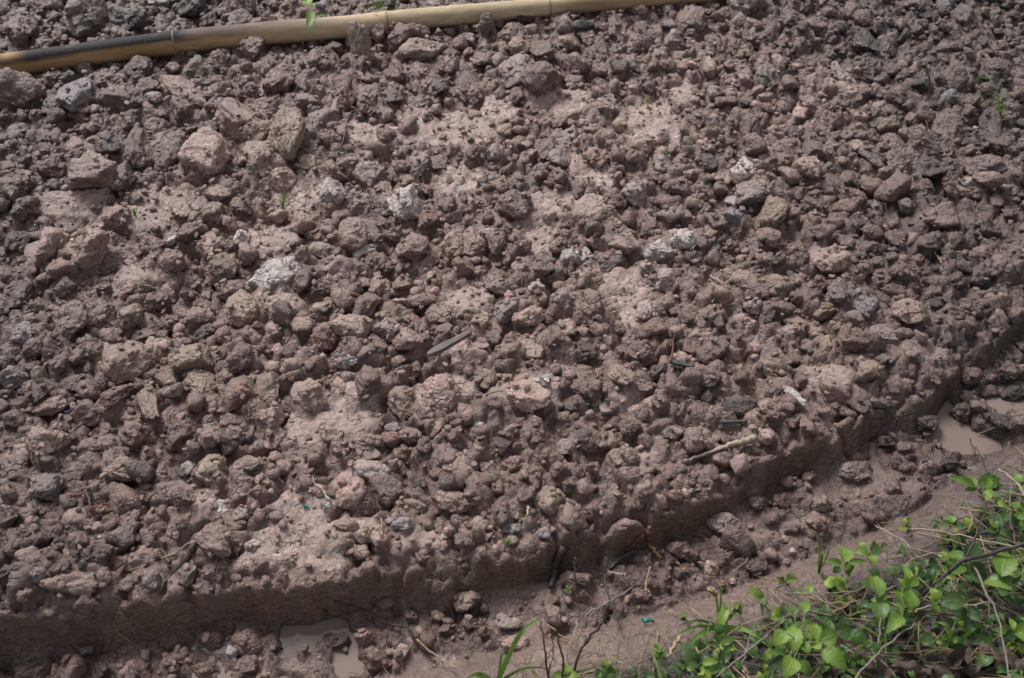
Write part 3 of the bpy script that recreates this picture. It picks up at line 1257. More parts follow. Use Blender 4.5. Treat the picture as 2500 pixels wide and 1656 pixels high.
tint = tint * (1 - wallm[:, None]) + wall_c * wallm[:, None]
ra = 1.0 - .10 * pm - (.22 + .16 * pt) * low_m[:, 0] - .15 * wallm
zz = Zg.ravel()
rim = np.exp(-(np.maximum(0, zz - WL1) / .007) ** 2) * (pudm > .004) + np.exp(-(np.maximum(0, zz - WL2) / .007) ** 2) * (pudm2 > .004)
rim = np.clip(rim, 0, 1) * low_m[:, 0]
tint = tint * (1 - .38 * rim[:, None]); ra = ra * (1 - .35 * rim)
tint = tint * soil_vignette(x, y)[:, None]
tint4 = np.concatenate([np.clip(tint, .01, 1), ra[:, None]], 1)
idx = np.arange(NX * NY).reshape(NY, NX)
quads = np.stack([idx[:-1, :-1].ravel(), idx[:-1, 1:].ravel(), idx[1:, 1:].ravel(), idx[1:, :-1].ravel()], 1)
# puddles
def water_mat():
    m, nt, bs = new_mat("muddy_water")
    geo = nd(nt, "ShaderNodeNewGeometry")
    n = noise_n(nt, geo.outputs["Position"], 9, 4, .55, .6)
    nt.links.new(ramp(nt, n, .3, .7, (.165, .125, .108, 1), (.205, .158, .138, 1)), bs.inputs["Base Color"])
    bs.inputs["Roughness"].default_value = .05
    bs.inputs["IOR"].default_value = 1.33
    nt.links.new(bump(nt, noise_n(nt, geo.outputs["Position"], 25, 2), .0006, .3), bs.inputs["Normal"])
    return m
M_WATER = water_mat()
for q, wl, rx, ry, lab in ((P(*px('G', 2230, 1350), WL1), WL1, .24, .22, "small muddy puddle in the ditch below the cut face of the bed"),
                           (P(*px('F', 2080, 1420), WL2), WL2, .33, .26, "wide muddy puddle in the ditch where the bed edge curves away")):
    a = np.linspace(0, 2 * math.pi, 41)[:-1]
    vv = np.vstack([[q[0], q[1], wl], np.stack([q[0] + rx * np.cos(a), q[1] + ry * np.sin(a), np.full(40, wl)], 1)])
    ff = np.array([(0, i + 1, (i + 1) % 40 + 1) for i in range(40)])
    o = obj("puddle_water", mesh_np("puddle_water", vv, ff), M_WATER)
    tag(o, lab, kind="structure")

# ------------------------------------------------------------------ clods as things; shared shapes for most
NVAR = 46
VAR = []
for k in range(NVAR):
    v_, f_ = clod_shape(500 + k, 4, round_=.45 if k % 11 == 0 else rng.uniform(-.1, .12), crack=1.0 if k % 3 else 2.0)
    VAR.append((v_, f_))
VAR_ME = [None] * NVAR
pmg = pm.reshape(NY, NX)

ents.sort(key=lambda q: -(q['area'] + (1e6 if q['nm'] else 0)))
N_THING = 296
things, rest = ents[:N_THING], ents[N_THING:]

def jit_col(c, s=.19):
    base = np.array(PAL[c])
    return np.clip(base * (1 + rng.normal(0, s)) * (1 + rng.normal(0, .012, 3)), .02, .6)

for n_e, en in enumerate(things):
    hero = en['nm'] or en['area'] > 5200
    if hero:
        rd = .7 if ('round' in en['nm'] or 'oval' in en['nm'] or 'egg' in en['nm'] or 'dome' in en['nm'] or 'smooth' in en['nm']) else .05
        v_, f_ = clod_shape(4100 + n_e * 3, 5 if en['area'] > 9500 else 4, round_=rd, crack=2.0 if 'crack' in en['nm'] or 'split' in en['nm'] or 'cleft' in en['nm'] else 1.0)
        me = mesh_np("soil_clod", v_, f_)
    else:
        k = rng.integers(NVAR)
        if VAR_ME[k] is None: VAR_ME[k] = mesh_np("soil_clod", *VAR[k])
        me = VAR_ME[k]
    s_j = .05 if en['nm'] else .17
    o = obj("soil_clod", me, M_CLOD)
    o.location = en['p']
    o.scale = en['s']
    fl = R(180) if rng.random() < .5 else 0
    if en['stand']:
        o.rotation_euler = (R(-34 + rng.uniform(-5, 5)), -en['ry'] if en['rot'] > 0 else en['ry'], en['rz'])
    else:
        o.rotation_euler = (R(rng.uniform(-14, 14)), R(rng.uniform(-14, 14)), en['rz'] + fl)
    c = jit_col(en['col'], s_j) * soil_vignette(en['p'][0], en['p'][1])[0] * (1 + .28 * zat(en['p'][0], en['p'][1], pmg))
    o.color = (c[0], c[1], c[2], rng.uniform(.9, 1.08))
    en['o'] = o

# labels: landmarks carry their own description, the rest is told by the nearest landmark
marks = [q for q in things if q['nm']]
used = set()
for en in marks:
    lab = en['nm']
    if len(lab.split()) < 5: lab = lab + " on the dug bed"
    used.add(lab)
    tag(en['o'], lab, "clod", "clods of dug clay")
ORD = ["nearest", "second nearest", "third nearest", "fourth nearest", "fifth nearest", "sixth nearest", "seventh nearest", "eighth nearest", "ninth nearest"]
extra = [dict(u=420, v=105, nm="ringed joint of the bamboo"), dict(u=1100, v=838, nm="split weathered wood chip"), dict(u=754, v=20, nm="seedling behind the bamboo"),
         dict(u=2440, v=230, nm="thin grass sprouts in the dark soil"), dict(u=690, v=505, nm="sprouting green tuft by the pale clay"), dict(u=790, v=1215, nm="crumpled white plastic scrap")]
groups_ = {}
for en in things:
    if en['nm']: continue
    best = min(marks + extra, key=lambda m: (m['u'] - en['u']) ** 2 + (m['v'] - en['v']) ** 2)
    dx, dy = en['u'] - best['u'], en['v'] - best['v']
    if abs(dx) > abs(dy): dr = "right of" if dx > 0 else "left of"
    else: dr = "in front of" if dy > 0 else "behind"
    groups_.setdefault((en['col'], dr, best['nm']), []).append((dx * dx + dy * dy, en))
for (col, dr, nm), lst in groups_.items():
    lst.sort(key=lambda t: t[0])
    for k, (_, en) in enumerate(lst):
        short = " ".join(nm.split()[:10])
        lab = f"{CW[col]} clod {dr} the {short}" if len(lst) == 1 else f"{ORD[min(k, 8)]} {CW[col]} clod {dr} the {short}"
        tag(en['o'], lab, "clod", "clods of dug clay")

# ------------------------------------------------------------------ smaller clods and crumbs: one mass
lowv = {lv: [clod_shape(900 + k, lv, rough=1.3, round_=-.12) for k in range(24)] for lv in (0, 1, 2, 3)}
buf = {'v': [], 'f': [], 'c': [], 'n': 0}
def add_crumb(pos, s, rz, col, level, buf=buf, tilt=.5):
    v_, f_ = lowv[level][rng.integers(24)]
    a, b_ = rng.uniform(-tilt, tilt, 2)
    M = np.array(Matrix.Rotation(rz, 3, 'Z') @ Matrix.Rotation(a, 3, 'X') @ Matrix.Rotation(b_, 3, 'Y'))
    w = (v_ * np.array(s)) @ M.T + pos
    buf['v'].append(w); buf['f'].append(f_ + buf['n']); buf['n'] += len(w)
    cc = np.empty((len(w), 4), np.float32); cc[:, :3] = np.array(col) * soil_vignette(pos[0], pos[1])[0] * (1 + .28 * zat(pos[0], pos[1], pmg)); cc[:, 3] = rng.uniform(.9, 1.08)
    buf['c'].append(cc)
for en in rest:
    add_crumb(en['p'], en['s'], en['rz'], jit_col(en['col']), 3 if en['area'] > 1500 else 2)

pmg, ptg = pm.reshape(NY, NX), pt.reshape(NY, NX)
dEg, dBg, vg = dE.reshape(NY, NX), dB.reshape(NY, NX), vegm.reshape(NY, NX)
pkg = np.maximum(pk, pk2).reshape(NY, NX)
def scatter(n, rmin, rmax, level, avoid, region=(-1.95, 1.95, .35, 3.15), power=2.2):
    global taken
    cnt = 0
    cell = {}
    def put(X, Y, r):
        cell.setdefault((int(X / .08), int(Y / .08)), []).append((X, Y, r))
    for t in taken: put(*t)
    new = []
    for _ in range(n):
        X = rng.uniform(region[0], region[1]); Y = rng.uniform(region[2], region[3])
        if abs(X) > .62 * math.hypot(Y, CAM_H) + .25: continue
        r = rmin * (1 - rng.random() * (1 - (rmin / rmax) ** power)) ** (-1 / power)
        d_e = zat(X, Y, dEg)
        if -.045 < d_e < (.004 if r < .013 else .014 + .5 * r): continue
        if zat(X, Y, dBg) > -.01 and (d_e < 0): 
            if rng.random() < .93 or r > .008: continue
        sm = zat(X, Y, pmg) if d_e > 0 else max(zat(X, Y, ptg), .72)
        if rng.random() < sm * (.96 if r > .012 else .86 if r > .008 else .55): continue
        if zat(X, Y, pkg) > .04: continue
        ok = True
        ci, cj = int(X / .08), int(Y / .08)
        for a in (-1, 0, 1):
            for b_ in (-1, 0, 1):
                for (x0, y0, r0) in cell.get((ci + a, cj + b_), ()):
                    if (X - x0) ** 2 + (Y - y0) ** 2 < (avoid * (r + r0)) ** 2: ok = False; break
                if not ok: break
            if not ok: break
        if not ok: continue
        z = zat(X, Y)
        s = (r * rng.uniform(.85, 1.35), r * rng.uniform(.8, 1.1), r * rng.uniform(.6, 1.0))
        k = rng.random()
        col = 'b' if k < .47 else 'p' if k < .84 else 'g' if k < .87 else 't' if k < .94 else 'd' if k < .965 else 'r' if k < .99 else 'w'
        lv = 3 if r > .031 else 2 if r > .0150 else 1
        add_crumb((X, Y, z + s[2] * rng.uniform(-.2, .65)), s, rng.uniform(0, 6.28), jit_col(col), lv)
        if r > .012: stamp_l.append((X, Y, r, s[2]))
        put(X, Y, r); new.append((X, Y, r)); cnt += 1
    taken = np.vstack([taken, np.array(new)]) if new else taken
    return cnt
stamp_l = []
c1 = scatter(7000, .018, .040, 3, .62)
c2 = scatter(9000, .010, .018, 2, .66)
c3 = scatter(15000, .0040, .010, 1, .56)
# crumbs of clay sticking to the bigger clods
n_stick = 0
for en in ents + [dict(p=(X, Y, zat(X, Y) + .2 * sz_), s=(r, r, sz_), stand=False, rz=0, col='b') for X, Y, r, sz_ in stamp_l if r > .017]:
    if en['stand']: continue
    k_n = int(min(6, 1.4 + (en['s'][0] * en['s'][1]) * 2400))
    for _ in range(k_n):
        a_, t_2 = rng.uniform(0, 6.28), rng.uniform(.25, 1.0)
        hh = math.sqrt(max(0, 1 - t_2 * t_2))
        cx_, sx_ = math.cos(a_) * t_2 * en['s'][0] * .93, math.sin(a_) * t_2 * en['s'][1] * .93
        X = en['p'][0] + cx_ * math.cos(en['rz']) - sx_ * math.sin(en['rz']); Y = en['p'][1] + cx_ * math.sin(en['rz']) + sx_ * math.cos(en['rz'])
        if zat(X, Y, dEg) < .004 and zat(X, Y, dEg) > -.03: continue
        r = rng.uniform(.003, .0085)
        add_crumb((X, Y, en['p'][2] + hh * en['s'][2] * .86), (r * 1.4, r, r * .55), rng.uniform(0, 6.28), jit_col(en['col'] if rng.random() < .75 else 'p', .10), 1)
        n_stick += 1
print("STICK", n_stick, "TRIS", sum(len(a) for a in buf['f']), len(quads) * 2)
for _ in range(6500):            # grit lying on the smeared patches
    X, Y = rng.uniform(-1.7, 1.7), rng.uniform(.6, 3.0)
    if abs(X) > .60 * math.hypot(Y, CAM_H) or zat(X, Y, pkg) > .04: continue
    if rng.random() > max(zat(X, Y, pmg), .8 * zat(X, Y, ptg) * (zat(X, Y, dEg) < 0)) or -.05 < zat(X, Y, dEg) < .004: continue
    r = rng.uniform(.0022, .0052)
    add_crumb((X, Y, zat(X, Y) + .2 * r), (r * 1.2, r, r * .8), rng.uniform(0, 6.28), jit_col('p' if rng.random() < .8 else 't', .12), 0)
for X, Y, r, sz_ in stamp_l: (zat(X, Y, pkg) < .05) and (zat(X, Y, dEg) > .03 + r or zat(X, Y, dEg) < -.06) and stamp(X, Y, r * .95, sz_ * .20)
me = mesh_np("small_clods", np.vstack(buf['v']), np.vstack(buf['f']), True, np.vstack(buf['c']))
small = obj("small_clods", me, M_SOIL)
tag(small, "loose mass of smaller clods and crumbs of clay covering the bed", kind="stuff")

gv = np.stack([x, y, Zg.ravel()], 1)
ground = obj("ground", mesh_np("ground", gv, quads, True, tint4), M_SOIL)
tag(ground, "dug brown clay soil of a raised bed, its muddy ditch and the bank", kind="structure")


# ------------------------------------------------------------------ bamboo pole
BAM = [(-420, 222), (-150, 184), (0, 162), (200, 135), (431, 104), (640, 83), (850, 66), (969, 52), (1130, 37), (1292, 22), (1480, 6), (1651, -7), (1900, -26)]
rad_px = [29, 29, 28.5, 28.5, 28.5, 28, 27, 26, 24.5, 22.5, 20.5, 18.5, 16]
bp = []
for (u, v), r_ in zip(BAM, rad_px):
    q = P(u, v, .046); m = mpp(q); bp.append((q, r_ * m))
cpts = resample([q for q, _ in bp], 260)
crad = np.interp(np.linspace(0, 1, 260), np.linspace(0, 1, len(bp)), [r_ for _, r_ in bp])
def to_u(p):
    d = p[1] * CT + (CAM_H - p[2]) * ST
    return 1250 + p[0] / d * F
us = np.array([to_u(p) for p in cpts])
NODES = [-200, 424, 945, 1340, 1800]
nodes_px = NODES
sides = 28
rr = crad.copy()
for nu in nodes_px:
    k = np.exp(-((us - nu) / 9) ** 2); rr = rr * (1 + .035 * k) * (1 - .045 * np.exp(-((us - nu - 16) / 8) ** 2))
v_, f_ = tube(cpts, rr, sides)
ang = np.tile(np.arange(sides) * 2 * math.pi / sides, 260)
S = np.repeat(np.linspace(0, 1, 260) * 3.2, sides); U = np.repeat(us, sides)
nrm = v_ - np.repeat(cpts, sides, axis=0); nrm /= np.linalg.norm(nrm, axis=1)[:, None]
q3 = np.stack([np.cos(ang) * .8, np.sin(ang) * .8, S * 2.5], 1)
nz = fbm(q3 * 2.2 + 5, 4); nz2 = fbm(q3 * 7 + 15, 3)
upness = nrm @ np.array([0, .30, .95])               # top-far flank: charred along the culm
t_mid = sstep(300, 900, U)
char = sstep(.22, .46, upness + .30 * nz) * (1 - sstep(520, 830, U + 120 * nz)) * (1 - .75 * sstep(430, 480, U) * (.6 + .4 * nz2))
char = char * (1 - np.exp(-((U - 30) / 28) ** 2) * sstep(.3, .9, upness))
gold = np.array((.34, .21, .105)); straw = np.array((.48, .38, .26)); darkc = np.array((.022, .019, .022)); grey = np.array((.22, .18, .16)); pinkb = np.array((.34, .23, .15))
tm = t_mid[:, None]
ct_ = gold * (1 - tm) + straw * tm
k2 = sstep(1340, 1400, U)[:, None]; ct_ = ct_ * (1 - k2) + np.array((.34, .245, .15)) * k2
ct_ = ct_ * (1 + .40 * nz[:, None] + .35 * nz2[:, None])
gm = (sstep(.35, .85, upness + .35 * nz2) * sstep(330, 420, U) * (1 - sstep(700, 900, U)))[:, None] * .8
ct_ = ct_ * (1 - gm) + grey * gm
ct_ = ct_ * (1 - char[:, None]) + darkc * (1 + .8 * np.clip(nz2, 0, 1))[:, None] * char[:, None]
dust = (sstep(.15, .45, nz2) * sstep(.5, .95, upness) * (U < 900))[:, None] * .35
ct_ = ct_ * (1 - dust) + grey * dust
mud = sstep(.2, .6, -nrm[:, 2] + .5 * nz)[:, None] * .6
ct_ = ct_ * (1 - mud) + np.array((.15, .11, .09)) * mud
m, nt, bs = new_mat("bamboo")
a = nd(nt, "ShaderNodeAttribute", attribute_name="tint"); al = nd(nt, "ShaderNodeAttribute", attribute_name="along")
mp = nd(nt, "ShaderNodeMapping"); nt.links.new(al.outputs["Vector"], mp.inputs[0]); mp.inputs["Scale"].default_value = (9, 9, 1.3)
nn = noise_n(nt, mp.outputs[0], 6, 7, .7)
nn2 = noise_n(nt, al.outputs["Vector"], 45, 6, .7)
c = mixc(nt, 1.0, a.outputs["Color"], ramp(nt, nn, .3, .7, (.78, .76, .74, 1), (1.18, 1.18, 1.16, 1)), 'MULTIPLY')
c = mixc(nt, 1.0, c, ramp(nt, nn2, .3, .72, (.85, .83, .8, 1), (1.15, 1.16, 1.18, 1)), 'MULTIPLY')
spk = ramp(nt, noise_n(nt, al.outputs["Vector"], 22, 6, .8), .56, .66)
c = mixc(nt, math_n(nt, 'MULTIPLY', spk, .6), c, (.15, .11, .09, 1))
nt.links.new(c, bs.inputs["Base Color"])
bs.inputs["Roughness"].default_value = .62
bs.inputs["Specular IOR Level"].default_value = .12
nt.links.new(bump(nt, nn, .0012, .5), bs.inputs["Normal"])
M_BAM = m
pole = bpy.data.objects.new("bamboo_pole", None); COL.objects.link(pole)
pole.location = cpts[110]
tag(pole, "long yellow bamboo pole lying across the far side of the bed, its left half charred", "bamboo pole")
off = cpts[110]
obj("culm", mesh_np("culm", v_ - off, f_, True, ct_, q3), M_BAM, pole)
M_RING = simple_mat("bamboo_node", (.22, .16, .105), .6, .4, 80, .001)
for nu in nodes_px[1:4]:
    i = int(np.argmin(np.abs(us - nu)))
    seg = cpts[i - 1:i + 2]
    d = (seg[2] - seg[0]); d /= np.linalg.norm(d)
    prof = [(-.0028, 1.020), (-.0012, 1.040), (.0004, 1.040), (.0016, 1.018)]
    pts = np.array([cpts[i] + d * a_ for a_, _ in prof]); rads = np.array([rr[i] * k for _, k in prof])
    vv, ff = tube(pts, rads, 28)
    obj("node_ring", mesh_np("node_ring", vv - off, ff), M_RING, pole)

# blue pipe at the far edge
q = P(1765, -6, .025); q0 = P(1700, 1, .022); q1_ = P(1850, -26, .03)
vv, ff = tube(resample([q0, q, q1_], 12), .016, 16)
tag(obj("plastic_pipe", mesh_np("plastic_pipe", vv - q0, ff), M_BLUE, loc=q0), "blue plastic pipe end just beyond the bamboo at the far edge", "pipe")

# ------------------------------------------------------------------ twigs, roots and straws lying about
def gp(c, xx, yy, lift=.004):
    u, v = px(c, xx, yy)
    return ground_at(u, v, lift)

def lay(name, c, pts, r0, r1, mat, label, cat, lift=.012, n=14, jit=.0012, group=None, sides=6):
    w = [gp(c, a_, b_, lift if not isinstance(lift, (list, tuple)) else lift[i]) for i, (a_, b_) in enumerate(pts)]
    w = resample(w, n, jit)
    for i in range(len(w)):
        w[i][2] = max(w[i][2], zat(w[i][0], w[i][1]) + r0 * .5)
    vv, ff = tube(w, np.linspace(r0, r1, n), sides)
    o = obj(name, mesh_np(name, vv - w[0], ff), mat, loc=w[0])
    tag(o, label, cat, group)
    return o

lay("twig", 'E', [(80, 475), (250, 520), (370, 525), (570, 530)], .0042, .0028, M_REDROOT, "long reddish twig with a pale broken end lying across the clods", "twig", .020)
lay("twig", 'E', [(385, 524), (480, 526), (570, 530)], .0050, .0046, M_PALE, "pale peeled end of the long reddish twig", "twig", .022)
lay("rootlet", 'A', [(820, 540), (860, 600), (960, 605)], .0016, .0008, M_STRAW, "thin forked rootlet under the charred bamboo", "root", .02)
lay("rootlet", 'A', [(740, 655), (800, 630), (870, 605)], .0016, .0010, M_STRAW, "pale rootlet branch pointing down from the forked rootlet", "root", .02)
lay("rootlet", 'A', [(2360, 800), (2345, 900), (2318, 1000)], .0018, .0012, M_REDROOT, "thin red rootlet hanging down between two clods", "root", .02)
lay("twig", 'B', [(1355, 460), (1310, 520), (1275, 585)], .0030, .0022, M_TWIG, "short dark twig stuck between two clods", "twig", .03)
lay("rootlet", 'B', [(1830, 370), (1840, 430), (1870, 510)], .0010, .0008, M_STRAW, "thin pale rootlet on the far clods", "root", .02)
lay("straw", 'C', [(1350, 1330), (1450, 1300), (1530, 1240)], .0014, .0008, M_STRAW, "curved dry straw on the dark far soil", "straw", .025)
lay("straw", 'C', [(1990, 1530), (2070, 1510), (2150, 1462)], .0014, .0010, M_PALE, "pale straw near the dark right part of the bed", "straw", .02)
lay("straw", 'C', [(2010, 250), (2100, 265), (2190, 292)], .0018, .0012, M_PALE, "pale chip-like straw among far dark clods", "straw", .02)
lay("straw", 'D', [(975, 422), (1080, 438), (1110, 470)], .0013, .0010, M_PALE, "bent pale straw above the small brown clods", "straw", .03)
lay("straw", 'D', [(1458, 885), (1530, 820)], .0014, .0014, M_PALE, "short straight straw standing off the cracked tan clod", "straw", .035)
lay("straw", 'D', [(550, 1360), (470, 1430), (440, 1490)], .0014, .0010, M_STRAW, "bent straw in front of the long pinkish clod", "straw", .02)
lay("fibre", 'D', [(440, 1290), (530, 1240)], .0014, .0014, M_BLUEF, "short dark blue plastic fibre on a clod", "fibre", .04)
lay("straw", 'D', [(1692, 1350), (1694, 1210)], .0014, .0010, M_STRAW, "straw standing in front of the two-toned clod", "straw", .03)
lay("rootlet", 'E', [(2295, 730), (2275, 830), (2263, 935)], .0022, .0016, M_REDROOT, "thin dark red rootlet near the dark greenish clod", "root", .03)
lay("straw", 'E', [(15, 1105), (60, 1150), (120, 1190)], .0014, .0010, M_STRAW, "thin straw over the pale smeared clay", "straw", .03)
lay("straw", 'E', [(1000, 1168), (1050, 1150), (1115, 1138)], .0018, .0012, M_GREYSTEM, "grey straw across a dark gap between clods", "straw", .03)
lay("straw", 'E', [(330, 785), (350, 740), (368, 725)], .0012, .0010, M_PALE, "short white curved straw", "straw", .03)
lay("twig", 'F', [(235, 355), (300, 395), (350, 405)], .0026, .0016, M_PALE, "pale forked twig on the clods near the smooth oval clod", "twig", .02)
lay("twig", 'F', [(318, 398), (328, 435)], .0016, .0012, M_PALE, "short side prong of the pale forked twig", "twig", .02)
lay("straw", 'F', [(1760, 190), (1780, 230), (1815, 272)], .0013, .0013, M_PALE, "short pale straw in the dark right soil", "straw", .02)
lay("rootlet", 'F', [(1830, 700), (1850, 770), (1870, 830)], .0012, .0008, M_REDROOT, "thin dark rootlet above the curved bed edge", "root", .015)
lay("driftwood", 'F', [(190, 1575), (350, 1512), (440, 1490), (540, 1462)], .0035, .0085, M_PALE, "pale split stick near the bed edge, thick at one end", "stick", .018, sides=8)
lay("bark_strip", 'I', [(60, 100), (150, 60), (330, 5)], .004, .003, M_GREYSTEM, "frayed grey bark strip trailing from the pale split stick", "bark", .015)
lay("straw", 'G', [(1090, 752), (1180, 722), (1250, 670), (1320, 635)], .0020, .0014, M_PALE, "pale bent straw below the orange-streaked clod", "straw", .035)
lay("root", 'G', [(1330, 650), (1260, 760), (1160, 870), (1085, 975)], .0075, .0030, M_ROOT, "dark thick root bending down over the bed edge", "root", .012, sides=8)
lay("root", 'G', [(1045, 590), (1100, 680), (1150, 790)], .0035, .0045, M_ROOT, "dark thin root joining the thick root", "root", .02)
lay("root", 'G', [(575, 235), (600, 330), (622, 430)], .0032, .0020, M_ROOT, "dark root strand beside the red scrap", "root", .02)
lay("root", 'G', [(445, 335), (510, 322), (580, 308)], .0022, .0018, M_REDROOT, "short reddish root left of the dark root strand", "root", .02)
lay("straw", 'H', [(1303, 398), (1290, 450), (1268, 512)], .0028, .0016, M_PALE, "pale straw splinter left of the round ball-like clod", "straw", .03)
lay("straw", 'H', [(296, 480), (300, 610)], .0020, .0016, M_STRAW, "thin upright straw near the potato-shaped clod", "straw", .02)
lay("rootlet", 'H', [(178, 110), (200, 180), (218, 235)], .0012, .0010, M_PALE, "white curved rootlet on the grey clod", "root", .035)
lay("root", 'H', [(2120, 550), (2108, 640), (2150, 700), (2200, 762)], .0045, .0028, M_ORANGE, "peeling orange-brown root hanging in the ditch corner", "root", .012, sides=8)
lay("root", 'H', [(2075, 590), (2010, 660), (1960, 705)], .0040, .0025, M_REDROOT, "red-brown root left of the peeling orange root", "root", .012)
lay("root", 'H', [(2020, 700), (1900, 770), (1850, 830)], .0060, .0030, M_TWIG, "black rotten root in the ditch shadow", "root", .008)
lay("root", 'H', [(1540, 690), (1480, 790), (1470, 860), (1440, 945)], .0095, .0050, M_TWIG, "thick black root hanging down the cut face", "root", .012, sides=8)
lay("straw", 'H', [(1855, 852), (1960, 866)], .0022, .0016, M_PALE, "pale straw lying by the black root", "straw", .02)
lay("straw", 'H', [(2122, 815), (2092, 930), (2112, 1000)], .0016, .0014, M_STRAW, "long curved tan straw on the ditch mud", "straw", .015)
lay("straw", 'H', [(1685, 1147), (1850, 1040), (2005, 950)], .0022, .0013, M_GREYSTEM, "long straight stalk crossing the ditch hollow", "stalk", .03)
lay("twig", 'H', [(1815, 880), (1850, 1050), (1920, 1225)], .0026, .0018, M_TWIG, "dark thin twig leaning into the ditch hollow", "twig", .03)
lay("twig", 'H', [(-30, 1050), (180, 1115), (300, 1180), (440, 1230)], .0030, .0022, M_ROOT, "long dark twig running from the near puddle", "twig", .012)
lay("twig", 'H', [(440, 1160), (500, 1260), (560, 1345), (660, 1420)], .0024, .0020, M_TWIG, "dark twig bent down across the ditch mud", "twig", .012)
lay("straw", 'H', [(540, 1300), (650, 1400), (808, 1502)], .0020, .0012, M_STRAW, "long tan straw slanting over the ditch mud", "straw", .018)
lay("stem", 'H', [(1605, 750), (1612, 840), (1606, 920), (1582, 1003)], .0016, .0022, M_GREYSTEM, "upright grey dead stem in the ditch", "stem", [.10, .07, .04, .01])
lay("straw", 'H', [(1420, 1200), (1500, 1260), (1590, 1320)], .0016, .0012, M_STRAW, "tan straw beside the tall grass blade", "straw", .02)
lay("straw", 'H', [(1630, 1180), (1600, 1280), (1545, 1390)], .0014, .0010, M_STRAW, "thin curved straw in the ditch near the bank", "straw", .02)
lay("straw", 'H', [(150, 735), (240, 750)], .0014, .0010, M_REDROOT, "short reddish straw near the bed lip", "straw", .012)
lay("straw", 'I', [(390, 850), (500, 750)], .0016, .0012, M_GREYSTEM, "short grey stalk beside the dark round clod", "stalk", .015)
lay("straw", 'I', [(1285, 345), (1380, 300)], .0022, .0016, M_ORANGE, "yellowish straw piece on smooth ditch mud", "straw", .008)
lay("rootlet", 'F', [(1990, 1460), (2030, 1530), (2060, 1600)], .0014, .0010, M_TWIG, "thin dark twig standing out of the far puddle", "twig", .02)

# loose fine fibres: stuff
fib = []
for _ in range(330):
    X = rng.uniform(-1.6, 1.6); Y = rng.uniform(.5, 3.0)
    if abs(X) > .6 * math.hypot(Y, CAM_H): continue
    if zat(X, Y, pkg) > .2: continue
    L_ = rng.uniform(.012, .055); a0 = rng.uniform(0, 6.28); pts = []
    for k in range(5):
        a0 += rng.normal(0, .35); X += math.cos(a0) * L_ / 4; Y += math.sin(a0) * L_ / 4
        pts.append((X, Y, zat(X, Y) + .006 + rng.uniform(0, .010)))
    fib.append(tube(np.array(pts), rng.uniform(.0004, .0010), 4, False))
vv, ff = join(fib)
tag(obj("root_fibres", mesh_np("root_fibres", vv, ff), M_STRAW), "fine straw and root fibres strewn over the clods", kind="stuff")

# ------------------------------------------------------------------ wood chip, charred piece
def wood_piece(name, c, xx, yy, L_, W_, rot, mat, label, cat, lift=.02, thick=.5):
    u, v = px(c, xx, yy); q = ground_at(u, v, lift); m_ = mpp(q)
    a = R(rot); du, dv = math.cos(a) * L_ * K / 2, -math.sin(a) * L_ * K / 2
    d = P(u + du, v + dv, q[2]) - P(u - du, v - dv, q[2])
    hl = np.linalg.norm(d[:2]) / 2; hw = W_ * K / 2 * m_
    n, s_ = 40, 26
    t = np.linspace(-1, 1, n); ang = np.arange(s_) * 2 * math.pi / s_
    T, A = np.meshgrid(t, ang, indexing='ij')
    w = hw * (.66 + .34 * np.exp(-((T + .35) / .5) ** 2)) * (1 - .45 * np.clip((np.abs(T) - .90) / .10, 0, 1) ** 1.5) * (1 + .16 * noise3(np.stack([T.ravel() * 2, np.cos(A).ravel(), np.sin(A).ravel()], 1)).reshape(T.shape))
    gro = 1 + .22 * noise3(np.stack([T.ravel() * .8, np.cos(A).ravel() * 4, np.sin(A).ravel() * 4], 1)).reshape(T.shape)
    sq = (np.abs(np.cos(A)) ** 4 + np.abs(np.sin(A)) ** 4) ** -.25
    vv = np.stack([T * hl + .15 * hw * np.cos(A) * (np.abs(T) > .9), w * np.cos(A) * gro * sq, w * thick * np.sin(A) * gro * sq + .25 * hw * T * T], 2).reshape(-1, 3)
    f = []
    for i in range(n - 1):
        for j in range(s_):
            k = (j + 1) % s_
            f.append((i * s_ + j, i * s_ + k, (i + 1) * s_ + k)); f.append((i * s_ + j, (i + 1) * s_ + k, (i + 1) * s_ + j))
    for j in range(1, s_ - 1):
        f.append((0, j + 1, j)); f.append(((n - 1) * s_, (n - 1) * s_ + j, (n - 1) * s_ + j + 1))
    o = obj(name, mesh_np(name, vv, np.array(f)), mat, loc=q)
    o.rotation_euler = (R(rng.uniform(-20, 20)), 0, math.atan2(d[1], d[0]))
    tag(o, label, cat)
    return o
wood_piece("wood_chip", 'E', 760, 815, 340, 62, 28, M_WOOD, "split weathered wood chip lying among clods in the middle of the bed", "wood chip", .034, .6)
wood_piece("charred_stick", 'B', 1670, 178, 150, 75, 8, M_BLACK, "charred black stick end poking out below the bamboo", "stick", .03, .9)
wood_piece("wood_chip", 'F', 40, 955, 170, 44, -12, M_BLACK, "black rotten wood piece beside the dark greenish clod", "wood chip", .02, .6)
wood_piece("wood_chip", 'F', 390, 1345, 190, 26, 2, M_BLACK, "thin black wood strip under the smooth dark oval clod", "wood chip", .006, .6)
wood_piece("wood_chip", 'B', 720, 548, 100, 30, 20, M_BLACK, "tiny black chip among the far clods", "wood chip", .02, .6)

